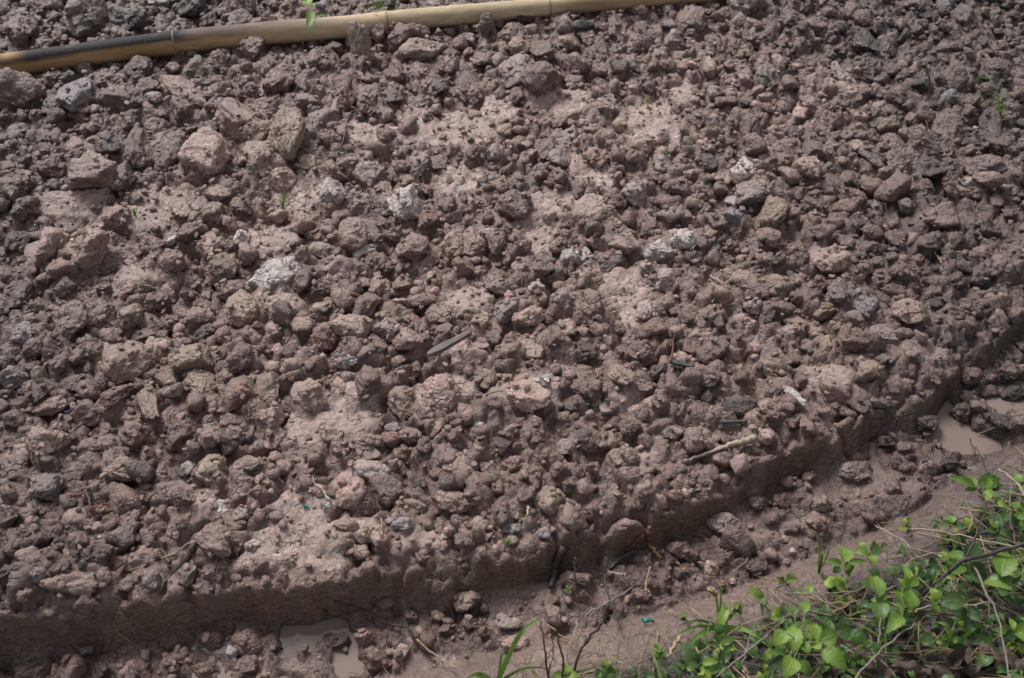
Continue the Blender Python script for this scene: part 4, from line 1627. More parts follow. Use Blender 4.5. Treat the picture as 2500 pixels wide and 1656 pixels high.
# scraps
def scrap(name, c, pts, mat, label, cat, wid=.006, lift=.012):
    w = resample([gp(c, a_, b_, lift) for a_, b_ in pts], 12, .002)
    vs, fs = [], []
    for i, p_ in enumerate(w):
        p_ = np.array(p_); p_[2] = max(p_[2], zat(p_[0], p_[1]) + .002)
        k = wid * rng.uniform(.5, 1.3)
        a = rng.uniform(-.6, .6)
        n = np.array([.3 * math.sin(a), math.cos(a) * .8, .5 + .4 * math.sin(a)])
        for sg in (-1, 0, 1):
            vs.append(p_ + n * k * sg + (0, 0, .002 * (sg == 0)))
        for sg in (1, 0, -1):
            vs.append(p_ + n * k * sg + (0, 0, .002 * (sg == 0) - .0009))
    for i in range(11):
        for j in range(6):
            k = (j + 1) % 6
            fs += [(i * 6 + j, i * 6 + k, i * 6 + 6 + k), (i * 6 + j, i * 6 + 6 + k, i * 6 + 6 + j)]
    vs = np.array(vs)
    o = obj(name, mesh_np(name, vs - w[0], np.array(fs)), mat, loc=w[0])
    tag(o, label, cat)
scrap("plastic_scrap", 'G', [(622, 412), (680, 398), (752, 376)], M_RED, "torn red plastic scrap on a shaded clod", "scrap", .0026, .03)
scrap("plastic_scrap", 'G', [(2100, 185), (2150, 240), (2200, 300), (2240, 360), (2270, 400)], M_WHITE, "crumpled white plastic scrap strung over the clay", "scrap", .0045, .014)
scrap("plastic_scrap", 'G', [(2185, 370), (2200, 400), (2270, 400)], M_WHITE, "frayed end of white plastic beside the strung scrap", "scrap", .006, .012)
scrap("plastic_scrap", 'G', [(1300, 930), (1320, 950), (1350, 940)], M_PALE, "small pale frayed scrap on the bed lip", "scrap", .003, .006)
scrap("plastic_scrap", 'H', [(2070, 1160), (2100, 1175), (2145, 1155)], M_TEAL, "teal plastic scrap at the foot of the bank", "scrap", .004, .012)
scrap("plastic_scrap", 'G', [(2065, 405), (2085, 400), (2092, 412)], M_TEAL, "tiny teal plastic fleck near the white scrap", "scrap", .0025, .006)
# white snail shell / berry
v0, f0 = ico(2)
def pebble(c, xx, yy, r, col, label, lift=.01):
    q = gp(c, xx, yy, lift)
    o = obj("pebble", mesh_np("pebble", v0 * r * (1 + .08 * noise3(v0 * 2 + xx))[:, None] * (1, 1, .8), f0), M_WHITE if col == 'w' else M_TEAL, loc=q)
    tag(o, label, "pebble", "white grains on the soil")
pebble('C', 2035, 872, .0065, 'w', "white round pebble beside the big dark clod", .02)
pebble('G', 678, 610, .0035, 'w', "tiny white grain on shaded soil", .01)
pebble('D', 2052, 155, .0035, 'w', "tiny cream grain behind the largest pale clod", .03)
pebble('D', 1045, 228, .0035, 'w', "tiny yellow-white grain right of the smeared clay", .02)
pebble('I', 1950, 745, .004, 'w', "white water drop on the dark branch", .06)

# ------------------------------------------------------------------ leaves
def leaf_mesh(L_, W_, fold=.25, droop=.25, serr=.09, kind='ovate', n=9, th=.0004):
    ts = np.linspace(0, 1, n)
    if kind == 'ovate': prof = np.sin(np.pi * ts ** .78) ** .85 * (1 - .25 * ts)
    elif kind == 'round': prof = np.sqrt(np.clip(1 - (2 * ts - 1) ** 2, 0, 1))
    elif kind == 'blade': prof = np.clip(1 - ts ** 2.2, 0, 1) * (.55 + .45 * np.minimum(1, ts * 5))
    else: prof = np.sin(np.pi * ts ** .9)
    vs, uv = [], []
    for i, t in enumerate(ts):
        w = W_ / 2 * prof[i] * (1 + serr * (1 if i % 2 else -1) * (0 < i < n - 1))
        cx = L_ * t; cz = -droop * L_ * t * t + .10 * L_ * math.sin(math.pi * t)
        for s_ in (-1, -.5, 0, .5, 1):
            vs.append((cx + (0 if s_ == 0 else -.02 * L_ * abs(s_)), s_ * w, cz + fold * w * (abs(s_) ** 1.3)))
            uv.append((s_, t, 0))
    fs = []
    for i in range(n - 1):
        for j in range(4):
            a_ = i * 5 + j
            fs.append((a_, a_ + 1, a_ + 6, a_ + 5))
    return np.array(vs, float), np.array(fs), np.array(uv, float)

LEAF_ME = {}
def leaf_data(kind, key, mat):
    k = (kind, key, mat.name)
    if k not in LEAF_ME:
        r_ = np.random.default_rng(hash(key) % 1000 + key * 13)
        if kind == 'blade':
            v_, f_, uv = leaf_mesh(1, .085, .5, r_.uniform(.1, .5), 0, 'blade', 12)
        elif kind == 'round':
            v_, f_, uv = leaf_mesh(1, .82, .12, r_.uniform(.0, .2), .02, 'round', 8)
        else:
            v_, f_, uv = leaf_mesh(1, .60, r_.uniform(.12, .35), r_.uniform(.08, .34), .075, 'ovate', 13)
        v_ = v_ + .012 * np.stack([noise3(v_ * 4 + key)] * 3, 1) * (0, 0, 1) * 2
        LEAF_ME[k] = mesh_np(kind + "_leaf", v_, f_, True, None, uv)
        LEAF_ME[k].materials.append(mat)
    return LEAF_ME[k]

def put_leaf(parent, base, tip, width, mat, kind='ovate', name="leaf", roll=None):
    """leaf from base to tip (world), true width in metres"""
    base, tip = np.array(base, float), np.array(tip, float)
    d = tip - base; L_ = np.linalg.norm(d)
    me = leaf_data(kind, int(rng.integers(6)), mat)
    o = obj(name, me, None, parent)
    X = Vector(d / L_)
    up = Vector((rng.normal(0, .18), -.25 + rng.normal(0, .18), 1)).normalized()
    Yv = up.cross(X).normalized(); Zv = X.cross(Yv).normalized()
    M = Matrix((X, Yv, Zv)).transposed().to_4x4()
    wr = {'ovate': .60, 'round': .82, 'blade': .085}[kind]
    loc = Vector(base) - (Vector(parent.location) if parent else Vector((0, 0, 0)))
    o.matrix_local = Matrix.Translation(loc) @ M @ Matrix.Diagonal((L_, width / wr, (L_ + width / wr) / 2, 1))
    return o

def add_stem(parent, pts, r0, r1, mat=None, name="stem", n=8):
    w = resample(pts, n, .0006)
    vv, ff = tube(w, np.linspace(r0, r1, n), 5)
    return obj(name, mesh_np(name, vv - np.array(parent.location), ff), mat or M_STEM, parent)

NAMED = []
def plant(label, c, root, lift, leaves, group=None, name="weed_plant", cat="weed", kind='ovate', fix=None):
    """leaves: (bx,by,tx,ty,w,mat) in photo crop coordinates, unprojected to the height of the plant"""
    gq = gp(c, *root, 0)
    r_ = bpy.data.objects.new(name, None); COL.objects.link(r_); r_.location = gq
    tag(r_, label, cat, group)
    if c == 'I': NAMED.append((gq[0], gq[1], label))
    zc = gq[2] + lift
    top = P(*px(c, *root), zc)
    add_stem(r_, [gq - (0, 0, .01), (gq + top) / 2 + (.004, .003, 0), top], .0022, .0014)
    for lf in leaves:
        bx, by, tx, ty, w = lf[:5]; mt = {'l': M_LEAF, 'y': M_YLEAF, 'd': M_DLEAF, 'g': M_GRASS}[lf[5] if len(lf) > 5 else 'l']
        kd = lf[6] if len(lf) > 6 else kind
        zb = zc + rng.uniform(-.010, .010); ztip = zb + rng.uniform(-.012, .014)
        bb = P(*px(c, bx, by), zb); tt = P(*px(c, tx, ty), ztip)
        width = w * K * mpp(bb) * 1.12
        o_ = put_leaf(r_, bb, tt, width, mt, kd)
        if np.linalg.norm(bb - top) > .012:
            add_stem(r_, [top - (0, 0, .008), (top + bb) / 2 - (0, 0, .003), bb], .0011, .0008, name="leaf_stalk", n=5)
    return r_

plant("bushiest bright weed in the near corner, many broad toothed leaves", 'I', (860, 1330), .11, [
    (800, 1380, 800, 1170, 135), (960, 1320, 860, 1130, 125), (740, 1250, 668, 1350, 105, 'y'), (985, 1310, 1110, 1270, 115, 'y'), (985, 1380, 920, 1320, 70, 'y'),
    (800, 1430, 740, 1565, 125, 'y'), (830, 1460, 930, 1550, 90), (770, 1430, 610, 1380, 75), (740, 1430, 615, 1515, 85, 'd'), (1000, 1375, 1175, 1500, 125), (1030, 1270, 1050, 1165, 85),
    (1090, 1260, 1215, 1225, 115, 'd'), (805, 1140, 765, 1048, 70), (870, 1125, 885, 1030, 70), (720, 1330, 700, 1210, 90, 'd'), (900, 1400, 830, 1300, 80)])
plant("tall weed with one long upright leaf and two small bright ones", 'I', (1385, 1045), .10, [
    (1385, 1010, 1325, 838, 112), (1385, 1050, 1400, 1190, 118), (1375, 1040, 1322, 1032, 40, 'y'), (1392, 1030, 1438, 1012, 40, 'y'), (1320, 1060, 1245, 1072, 60, 'd'), (1380, 900, 1300, 800, 60, 'd'), (1330, 870, 1300, 960, 50)])
plant("weed with a cross of bright leaves at the front of the bank edge", 'I', (1150, 790), .085, [
    (1150, 778, 1140, 648, 98), (1152, 800, 1190, 872, 92, 'y'), (1125, 792, 1010, 765, 55), (1175, 785, 1302, 770, 52), (1120, 815, 1065, 850, 58, 'd'), (1140, 790, 1190, 800, 35, 'y')])
plant("weed right behind the bright leaf cross, leaves tilted up", 'I', (1310, 725), .085, [
    (1310, 722, 1200, 690, 58), (1325, 712, 1405, 648, 92), (1320, 738, 1362, 792, 62), (1295, 690, 1235, 638, 48), (1400, 690, 1440, 640, 45, 'd')])
plant("low clump of small rounded leaves in front of the leaf cross", 'I', (1080, 945), .05, [
    (1090, 940, 1130, 862, 62, 'y', 'round'), (1075, 940, 1012, 900, 62, 'y', 'round'), (1070, 955, 1020, 940, 40), (1100, 955, 1168, 950, 72), (1080, 965, 1072, 1010, 42, 'y'), (1065, 930, 1060, 868, 62, 'y', 'round')])
plant("weed with two broad pale leaves in the middle of the bank", 'I', (1560, 1095), .085, [
    (1575, 1085, 1600, 958, 125), (1555, 1090, 1488, 945, 105), (1575, 1105, 1625, 1100, 42, 'y'), (1530, 1145, 1442, 1245, 102), (1590, 1115, 1560, 1130, 40, 'y')])
plant("weed with one wide toothed leaf pointing right", 'I', (1780, 1055), .085, [
    (1782, 1040, 1735, 948, 82), (1805, 1055, 1995, 1030, 125, 'd'), (1782, 1070, 1748, 1132, 62), (1770, 1050, 1720, 1010, 50, 'y')])
plant("weed under the dark bare branch", 'I', (1960, 775), .085, [
    (1952, 775, 1865, 688, 82), (1970, 765, 2065, 638, 130, 'd'), (1945, 790, 1855, 862, 105), (1990, 780, 2125, 895, 105, 'd'), (1980, 790, 1990, 870, 70)])
plant("weed with the two largest rounded leaves by the frame edge", 'I', (2230, 880), .09, [
    (2215, 875, 2265, 675, 155), (2290, 950, 2095, 880, 145, 'l'), (2240, 880, 2290, 890, 60, 'y'), (2230, 860, 2150, 760, 70, 'd')])
plant("shaded weed with dull dark leaves", 'I', (1985, 1145), .05, [(1985, 1145, 2080, 1115, 120, 'd'), (1975, 1140, 1895, 1120, 95, 'd'), (1980, 1150, 1985, 1260, 70, 'd')])
plant("bright weed sprouting at the top of the bank by the ditch", 'I', (2070, 280), .085, [
    (2030, 265, 1855, 192, 62), (2015, 262, 1993, 178, 72, 'y'), (2060, 262, 2230, 188, 112), (2135, 275, 2230, 255, 72, 'd'), (2105, 310, 2120, 352, 65, 'y'), (2090, 295, 2205, 330, 42), (2040, 280, 1960, 290, 45, 'd'), (2100, 270, 2150, 200, 60)])
plant("weed at the frame edge beside the bright top weed", 'I', (2270, 400), .07, [
    (2245, 385, 2180, 370, 62), (2275, 385, 2350, 405, 72), (2290, 205, 2390, 230, 70), (2320, 480, 2390, 430, 90), (2250, 440, 2230, 510, 60, 'd'), (2290, 440, 2330, 540, 70, 'd')])
plant("small bushy weed below the bright top weed", 'I', (1875, 520), .05, [
    (1880, 512, 1860, 448, 58, 'y'), (1890, 528, 1942, 500, 52), (1868, 520, 1798, 510, 42), (1885, 540, 1900, 580, 45, 'y'), (1810, 500, 1790, 460, 40), (1800, 520, 1720, 490, 30, 'd'), (1790, 530, 1740, 550, 30)])
plant("small pale green seedling at the upper bank margin", 'I', (1570, 520), .05, [
    (1570, 502, 1535, 480, 45, 'y'), (1575, 500, 1605, 482, 40, 'y'), (1565, 545, 1512, 545, 38, 'y'), (1570, 560, 1585, 590, 35), (1580, 540, 1615, 550, 30)])
plant("lone rounded leaf on the bank middle", 'I', (1545, 705), .04, [(1520, 690, 1560, 690, 48, 'l', 'round'), (1545, 705, 1500, 720, 30, 'd')])
plant("seedling with a spoon leaf near the lip of the bank", 'I', (590, 1045), .05, [(592, 1025, 498, 955, 60, 'l', 'round'), (592, 1062, 592, 1135, 42, 'd'), (592, 1048, 630, 1062, 38, 'y'), (600, 1030, 620, 1020, 25)])
plant("seedling with one upright oval leaf", 'I', (905, 1000), .05, [(908, 992, 905, 910, 55), (865, 985, 802, 968, 42, 'y')])
plant("tiny leafy sprig on the bank lip", 'I', (740, 905), .03, [(738, 902, 688, 888, 42), (755, 895, 805, 868, 50, 'y', 'round'), (750, 905, 835, 885, 35, 'y'), (740, 905, 700, 930, 35, 'd')])
plant("small sprig of three-part leaves by the bank lip", 'I', (410, 1100), .03, [(412, 1100, 400, 1055, 40), (412, 1100, 455, 1080, 40, 'l'), (408, 1105, 385, 1125, 36, 'd'), (415, 1105, 455, 1130, 36), (405, 1098, 430, 1040, 30, 'y')])
plant("weed with dark leaves behind the broad pale leaves", 'I', (1640, 890), .05, [(1640, 900, 1755, 880, 80, 'd'), (1620, 870, 1495, 785, 105, 'd'), (1650, 880, 1690, 800, 60, 'd'), (1625, 890, 1590, 930, 50, 'y'), (1600, 870, 1560, 830, 50, 'y')])
plant("bluish weed leaves in the shade of the dark branch", 'I', (1720, 800), .03, [(1720, 800, 1790, 760, 70, 'd'), (1700, 800, 1660, 740, 50, 'd'), (1730, 810, 1740, 870, 55, 'd')])
plant("pair of leaves at the grassy near margin", 'I', (320, 1300), .05, [(322, 1285, 385, 1385, 85), (300, 1210, 360, 1040, 70, 'y')])
plant("yellowish leaves at the very bottom of the bank", 'I', (190, 1540), .06, [(190, 1545, 150, 1515, 55, 'y'), (200, 1545, 240, 1530, 50, 'y', 'round'), (120, 1560, 80, 1550, 50, 'd'), (300, 1510, 350, 1490, 60), (330, 1520, 380, 1540, 55, 'd')])
plant("low leaves beside the forked bare stems", 'H', (1540, 1540), .05, [(1545, 1540, 1545, 1450, 70, 'l'), (1530, 1545, 1450, 1560, 60, 'y'), (1560, 1550, 1640, 1560, 70), (1830, 1450, 1835, 1500, 40, 'l'), (1820, 1480, 1840, 1420, 40)])
plant("green sprig by the bank corner nearest the teal scrap", 'H', (2160, 1380), .05, [(2165, 1365, 2165, 1320, 36, 'y', 'round'), (2150, 1400, 2135, 1370, 30, 'y', 'round'), (2170, 1390, 2190, 1360, 36, 'y', 'round'), (2160, 1400, 2190, 1440, 30)])
plant("bright sprig at the bank edge above the teal scrap", 'I', (50, 1150), .04, [(55, 1150, 35, 1118, 45, 'l'), (55, 1150, 80, 1120, 40, 'y'), (50, 1155, 50, 1185, 35, 'd')])
plant("tiny green sprout at the foot of the grey dead stem", 'H', (1570, 960), .015, [(1570, 960, 1555, 935, 24, 'l'), (1572, 960, 1595, 950, 24), (1565, 965, 1520, 968, 18, 'l'), (1580, 970, 1590, 1000, 24, 'y')], name="seedling", cat="seedling")
plant("tiny round-leaved sprouts on the bed lip", 'H', (1145, 640), .012, [(1125, 640, 1122, 622, 20, 'y', 'round'), (1140, 645, 1128, 652, 18, 'y', 'round'), (1165, 655, 1175, 640, 20, 'y', 'round'), (1165, 660, 1175, 668, 18, 'l', 'round'), (1258, 462, 1270, 458, 14, 'y', 'round')], name="seedling", cat="seedling")
plant("tiny two-leaved sprout beside dry straws", 'B', (1805, 1440), .012, [(1800, 1442, 1785, 1435, 22, 'y', 'round'), (1808, 1440, 1825, 1432, 24, 'y', 'round'), (1800, 1445, 1795, 1455, 18, 'y', 'round')], name="seedling", cat="seedling")
plant("small dark green sprout under the bamboo near the standing slab", 'B', (20, 410), .012, [(20, 410, 5, 402, 24, 'd', 'round'), (22, 410, 42, 405, 24, 'l', 'round'), (25, 415, 40, 430, 24, 'l', 'round')], name="seedling", cat="seedling")
plant("upright seedling with oval leaves hanging over the bamboo", 'A', (2115, 90), .09, [
    (2112, 80, 2095, 196, 62, 'l'), (2110, 48, 2040, -5, 62, 'y'), (2112, 48, 2155, 5, 60, 'y'), (2145, 112, 2250, 98, 34, 'l'), (2105, 30, 2085, -30, 50, 'l')], name="seedling", cat="seedling")

# unnamed small weeds between the big ones
def filler(X, Y, size, nl, mats, group, label):
    z = zat(X, Y); lift = size * rng.uniform(.6, 1.4)
    r_ = bpy.data.objects.new("weed_plant", None); COL.objects.link(r_); r_.location = (X, Y, z)
    bl = min(NAMED, key=lambda m_: (m_[0] - X) ** 2 + (m_[1] - Y) ** 2)
    ddx, ddy = X - bl[0], Y - bl[1]
    dr = ('right of' if ddx > 0 else 'left of') if abs(ddx) > abs(ddy) else ('behind' if ddy > 0 else 'in front of')
    FILL.setdefault((dr, bl[2]), []).append((ddx ** 2 + ddy ** 2, r_))
    tag(r_, label, "weed", group)
    top = np.array([X + rng.normal(0, .006), Y + rng.normal(0, .006), z + lift])
    add_stem(r_, [np.array([X, Y, z - .006]), top], .0015, .0009, n=5)
    a0 = rng.uniform(0, 6.28)
    for k in range(nl):
        a = a0 + k * 2.4 + rng.normal(0, .2); L_ = size * rng.uniform(.55, 1.15) * (1 - .35 * k / nl)
        bb = top + (math.cos(a) * .003, math.sin(a) * .003, -.004 * (nl - k) * .5)
        tt = bb + (math.cos(a) * L_ * .9, math.sin(a) * L_ * .9, L_ * rng.uniform(-.1, .5))
        put_leaf(r_, bb, tt, L_ * rng.uniform(.5, .66), mats[rng.integers(len(mats))], 'ovate' if rng.random() < .8 else 'round')
n_f = 0; FILL = {}
for _ in range(6000):
    if n_f >= 60: break
    u, v = rng.uniform(1450, 2560), rng.uniform(1120, 1700)
    q = ground_at(u, v)
    if zat(q[0], q[1], vg) < .6 or zat(q[0], q[1], dBg) < .10: continue
    if u > 2080 and v > 1590: continue
    sz_ = rng.uniform(.016, .042)
    filler(q[0], q[1], sz_, int(rng.integers(4, 8)), [M_LEAF, M_DLEAF, M_DLEAF, M_YLEAF], "small weeds filling the bank", "small low weed with toothed green leaves, one of many filling the bank")
    n_f += 1

for (dr, nm), lst in FILL.items():
    lst.sort(key=lambda t: t[0])
    for k, (_, r_) in enumerate(lst):
        r_["label"] = ("small low weed " if len(lst) == 1 else ORD[min(k, 8)] + " small weed ") + dr + " the " + " ".join(nm.split()[:8])

# grass tufts (blades are parts)
def grass(label, c, root, blades, wid=16, mat='g', group=None, name="grass_tuft"):
    gq = gp(c, *root, 0)
    r_ = bpy.data.objects.new(name, None); COL.objects.link(r_); r_.location = gq
    tag(r_, label, "grass", group)
    for (tx, ty, lift, w) in blades:
        b0 = gq + np.array([rng.uniform(-.003, .003), rng.uniform(-.003, .003), -.004])
        tt = P(*px(c, tx, ty), gq[2] + lift)
        arch = resample([b0, (b0 + tt) / 2 + (0, 0, lift * .45 + .004), tt], 10)
        d = np.gradient(arch, axis=0)
        side = np.cross(d, (0.05, -.5, 1)); side /= np.linalg.norm(side, axis=1)[:, None]
        ww = w * K * mpp(gq) / 2 * np.clip(1 - np.linspace(0, 1, 10) ** 2.5, .04, 1)
        vs = np.stack([arch - side * ww[:, None], arch - (0, 0, .0009), arch + side * ww[:, None]], 1).reshape(-1, 3)
        uv = np.array([(s_, t, 0) for t in np.linspace(0, 1, 10) for s_ in (-1, 0, 1)])
        fs = [(i * 3 + j, i * 3 + j + 1, i * 3 + j + 4, i * 3 + j + 3) for i in range(9) for j in (0, 1)]
        me = mesh_np("blade", vs - gq, np.array(fs), True, None, uv)
        obj("blade", me, {'g': M_GRASS, 's': M_STRAW, 'y': M_YLEAF}[mat], r_)
    return r_
grass("tall broad grass blades rising at the bottom of the picture", 'H', (1080, 1600), [(1395, 1150, .12, 34), (860, 1575, .06, 40), (1130, 1395, .09, 20), (1440, 1500, .05, 22)])
grass("grass tuft with a spray of arching blades on the near bank", 'I', (290, 1215), [(200, 930, .08, 18), (280, 900, .08, 16), (450, 1160, .05, 30), (325, 1560, .05, 32), (-60, 1310, .05, 24), (30, 1400, .05, 34), (640, 1360, .05, 34), (0, 1215, .04, 20)])
grass("upright grass sprout at the edge of the bank", 'I', (970, 850), [(895, 545, .09, 16), (905, 675, .07, 14), (975, 720, .05, 22), (1060, 640, .05, 12), (940, 790, .03, 16)])
grass("grass arching right of the bushiest weed", 'I', (1170, 1480), [(1350, 1300, .07, 22), (1480, 1290, .06, 16), (1060, 1370, .06, 24), (1380, 1450, .05, 20), (800, 1568, .05, 22)])
grass("broad grass blades in the shaded corner", 'I', (1850, 1390), [(1760, 1180, .07, 34), (2050, 1220, .06, 30), (1780, 1300, .05, 24), (1640, 1430, .05, 16)])
grass("grass blades at the frame edge", 'I', (2340, 1360), [(2330, 1150, .07, 40), (2367, 1200, .06, 30), (2250, 1430, .05, 18), (2400, 1090, .05, 26)])
grass("sparse grass sprouts in the dark far soil", 'C', (2210, 790), [(2020, 528, .10, 16), (2250, 650, .08, 14), (2050, 700, .05, 9), (2090, 640, .06, 8), (2240, 720, .05, 9)])
grass("small bright grass tuft on pale clay", 'A', (1920, 1410), [(1958, 1305, .045, 12), (1970, 1385, .02, 10), (1990, 1340, .035, 8), (1900, 1370, .02, 10), (1940, 1420, .01, 8), (1905, 1400, .02, 8)])
grass("small grass sprout left of the bright tuft", 'A', (915, 1465), [(990, 1380, .03, 6), (905, 1430, .02, 10), (930, 1425, .02, 12), (940, 1470, .01, 8), (890, 1450, .01, 8)])
grass("wispy grass hanging over the standing slabs by the bamboo", 'B', (250, 80), [(230, -20, .06, 10), (330, 40, .03, 9), (400, 10, .05, 9), (430, 40, .03, 8), (190, 60, .02, 9), (240, 110, -.005, 9), (370, 55, .03, 7), (300, -10, .05, 7)])
grass("single yellow-green blade on the far soil", 'B', (2105, 740), [(2088, 650, .03, 12)])
grass("thin green and yellow sprouts in brown soil", 'B', (2238, 1070), [(2232, 980, .035, 9), (2190, 1030, .02, 7), (2200, 1000, .03, 6)])
grass("dry straw tuft below the tiny sprout", 'B', (1760, 1520), [(1850, 1460, .02, 9), (1880, 1500, .01, 8), (1830, 1440, .02, 6)], mat='s')

# dry stems and branches over the bank
def bstem(c, pts, r0, r1, mat, label, name="dry_stem", cat="dry stem", lift=.055, **k):
    return lay(name, c, pts, r0 * .75, r1 * .75, mat, label, cat, lift, **k)
def _th(k): return k
bstem('I', [(1355, 530), (1440, 575), (1560, 640), (1600, 690)], .0020, .0014, M_PALE, "pale dry stem slanting across the bank edge")
bstem('I', [(1590, 550), (1750, 565), (1900, 592), (2150, 640), (2400, 700)], .0022, .0016, M_PALE, "long pale dry stem running to the frame edge")
bstem('I', [(1640, 580), (1900, 640), (2120, 700), (2380, 760)], .0014, .0010, M_STRAW, "thin tan stem below the long pale stem")
bstem('I', [(760, 998), (1000, 990), (1250, 988)], .0018, .0014, M_GREYSTEM, "straight grey stem left of the tall weed")
bstem('I', [(870, 1010), (1050, 1052), (1240, 1050)], .0018, .0012, M_STRAW, "tan stem under the straight grey stem")
bstem('I', [(660, 960), (880, 1090), (1150, 1160), (1370, 1175)], .0016, .0012, M_STRAW, "long bending tan stem behind the bushiest weed", lift=.05)
bstem('I', [(1180, 1620), (1350, 1420), (1500, 1290), (1620, 1200)], .0026, .0016, M_GREYSTEM, "grey diagonal stem in the near corner", lift=.08)
bstem('I', [(1620, 1120), (1700, 1085), (1900, 1080), (2140, 1045)], .0022, .0014, M_PALE, "pale stem crossing under the wide toothed leaf", lift=.07)
bstem('I', [(2030, 810), (2100, 960), (2190, 1160), (2240, 1400), (2270, 1600)], .0024, .0016, M_GREYSTEM, "long grey stem bowing down to the corner", lift=.11)
bstem('I', [(1378, 1345), (1395, 1180), (1412, 1050)], .0016, .0012, M_GREYSTEM, "short vertical stem below the tall weed", lift=.09)
bstem('I', [(1590, 1160), (1700, 1240), (1800, 1310)], .0012, .0010, M_STRAW, "thin stem near the shaded grass", lift=.05)
bstem('I', [(1400, 1400), (1600, 1395), (1860, 1385), (2300, 1410)], .0016, .0014, M_ORANGE, "orange-brown stem along the bottom of the bank", lift=.05)
bstem('I', [(2190, 150), (2260, 190), (2330, 260), (2380, 340)], .0030, .0024, M_PALE, "pale curved stalk in the upper corner of the bank", lift=.09)
bstem('I', [(620, 1270), (450, 1420), (270, 1560)], .0024, .0016, M_GREYSTEM, "grey stem crossing the grassy margin", lift=.09)
bstem('I', [(500, 1540), (455, 1470), (480, 1350), (540, 1210)], .0020, .0012, M_GREYSTEM, "curved brown stem left of the bushiest weed", lift=.08)
bstem('I', [(2120, 180), (2080, 80), (2040, -10)], .0018, .0010, M_TWIG, "thin dark stem rising over the ditch", lift=.10)
bstem('I', [(2000, 430), (2010, 520), (1985, 580)], .0020, .0016, M_STRAW, "kinked tan stem on the upper bank", lift=.06)
bstem('I', [(140, 1360), (170, 1430), (205, 1500)], .0026, .0022, M_STRAW, "flat tan straw near the bottom frame edge", lift=.04)
bstem('H', [(2330, 1280), (2270, 1380), (2240, 1430)], .0050, .0022, M_STRAW, "broad dry leaf blade on the near bank", lift=.05)
br = bpy.data.objects.new("bare_branch", None); COL.objects.link(br)
b0 = gp('I', 2250, 690, .05); br.location = b0
tag(br, "dark bare branch arching over the weeds near the frame edge", "branch")
def brp(pts, r0, r1, name, lifts):
    w = resample([gp('I', a_, b_, l) for (a_, b_), l in zip(pts, lifts)], 16, .001)
    vv, ff = tube(w, np.linspace(r0, r1, 16), 7)
    obj(name, mesh_np(name, vv - b0, ff), M_TWIG, br)
brp([(2420, 640), (2250, 690), (2060, 742), (1960, 762), (1850, 850)], .0030, .0036, "limb", [.13, .12, .12, .12, .10])
brp([(1850, 850), (1770, 920), (1660, 1010)], .0026, .0013, "twig", [.10, .09, .06])
brp([(1970, 755), (2010, 670), (2050, 590), (2040, 540)], .0028, .0016, "twig", [.12, .13, .14, .14])
brp([(2040, 600), (2120, 580), (2200, 600)], .0024, .0014, "twig", [.14, .13, .12])
# forked bare stems in the bottom foreground
fs_ = bpy.data.objects.new("dead_weed", None); COL.objects.link(fs_)
f0_ = gp('H', 1500, 1600, 0); fs_.location = f0_
tag(fs_, "forked dead weed stems standing blurred at the bottom of the picture", "dead weed")
for pts, r0, r1, lifts in (([(1440, 1620), (1410, 1420), (1380, 1180)], .0022, .0012, [.0, .10, .16]), ([(1530, 1620), (1525, 1450), (1500, 1260), (1490, 1150)], .0022, .0014, [.0, .10, .15, .18]),
                           ([(1560, 1600), (1680, 1330), (1790, 1200), (1800, 1130)], .0026, .0014, [.0, .10, .15, .17]), ([(1430, 1540), (1470, 1360), (1460, 1280)], .0012, .0008, [.05, .12, .15]),
                           ([(1680, 1335), (1700, 1300), (1740, 1290)], .0014, .0010, [.10, .12, .13])):
    w = resample([gp('H', a_, b_, l) for (a_, b_), l in zip(pts, lifts)], 12, .0015)
    vv, ff = tube(w, np.linspace(r0, r1, 12), 6)
    obj("stem", mesh_np("stem", vv - f0_, ff), M_ROOT, fs_)

# dead leaves in the near corner
DEAD = []
def dead_leaf(c, xx, yy, size, label, group):
    q = gp(c, xx, yy, .02 + rng.uniform(0, .03))
    size *= .8
    v_, f_, uv = leaf_mesh(size, size * .5, rng.choice([-1.3, -.9, .9, 1.3]), rng.uniform(-.6, .9), .10, 'ovate', 13)
    v_[:, 2] += .22 * size * noise3(v_ / size * 2.5 + xx) + .12 * size * noise3(v_ / size * 6 + yy)
    v_[:, 1] += .10 * size * noise3(v_ / size * 3 + yy)
    me = mesh_np("dead_leaf", v_, f_, True, None, uv)
    o = obj("dead_leaf", me, M_DEAD, loc=q)
    o.rotation_euler = (rng.uniform(-.7, .7), rng.uniform(-.5, .5), rng.uniform(0, 6.28))
    tag(o, label, "dead leaf", group)
    DEAD.append((q[0], q[1], size, o))
for k, (xx, yy, sz) in enumerate([(1950, 1420, .075), (1850, 1500, .07), (2080, 1480, .08), (1700, 1520, .07), (2250, 1500, .08), (1450, 1500, .06), (2150, 1400, .06), (1380, 1540, .05), (2320, 1440, .06), (1560, 1550, .07),
                                  (1800, 1430, .05), (2020, 1560, .08), (2200, 1580, .07), (1110, 1540, .04), (1640, 1480, .05), (2350, 1560, .08), (1900, 1570, .06), (1280, 1480, .045)]):
    dead_leaf('I', xx, yy, sz, "crumpled brown dead leaf in the litter of the near corner", "dead leaves in the near corner")

by = {}
for X, Y, sz_, o in DEAD:
    bl = min(NAMED, key=lambda m_: (m_[0] - X) ** 2 + (m_[1] - Y) ** 2)
    by.setdefault(bl[2], []).append(((X - bl[0]) ** 2 + (Y - bl[1]) ** 2, o))
for nm, lst in by.items():
    lst.sort(key=lambda t: t[0])
    for k, (_, o) in enumerate(lst):
        o["label"] = (ORD[min(k, 8)] if k < 9 else "farthest") + " crumpled brown dead leaf to the " + " ".join(nm.split()[:8])

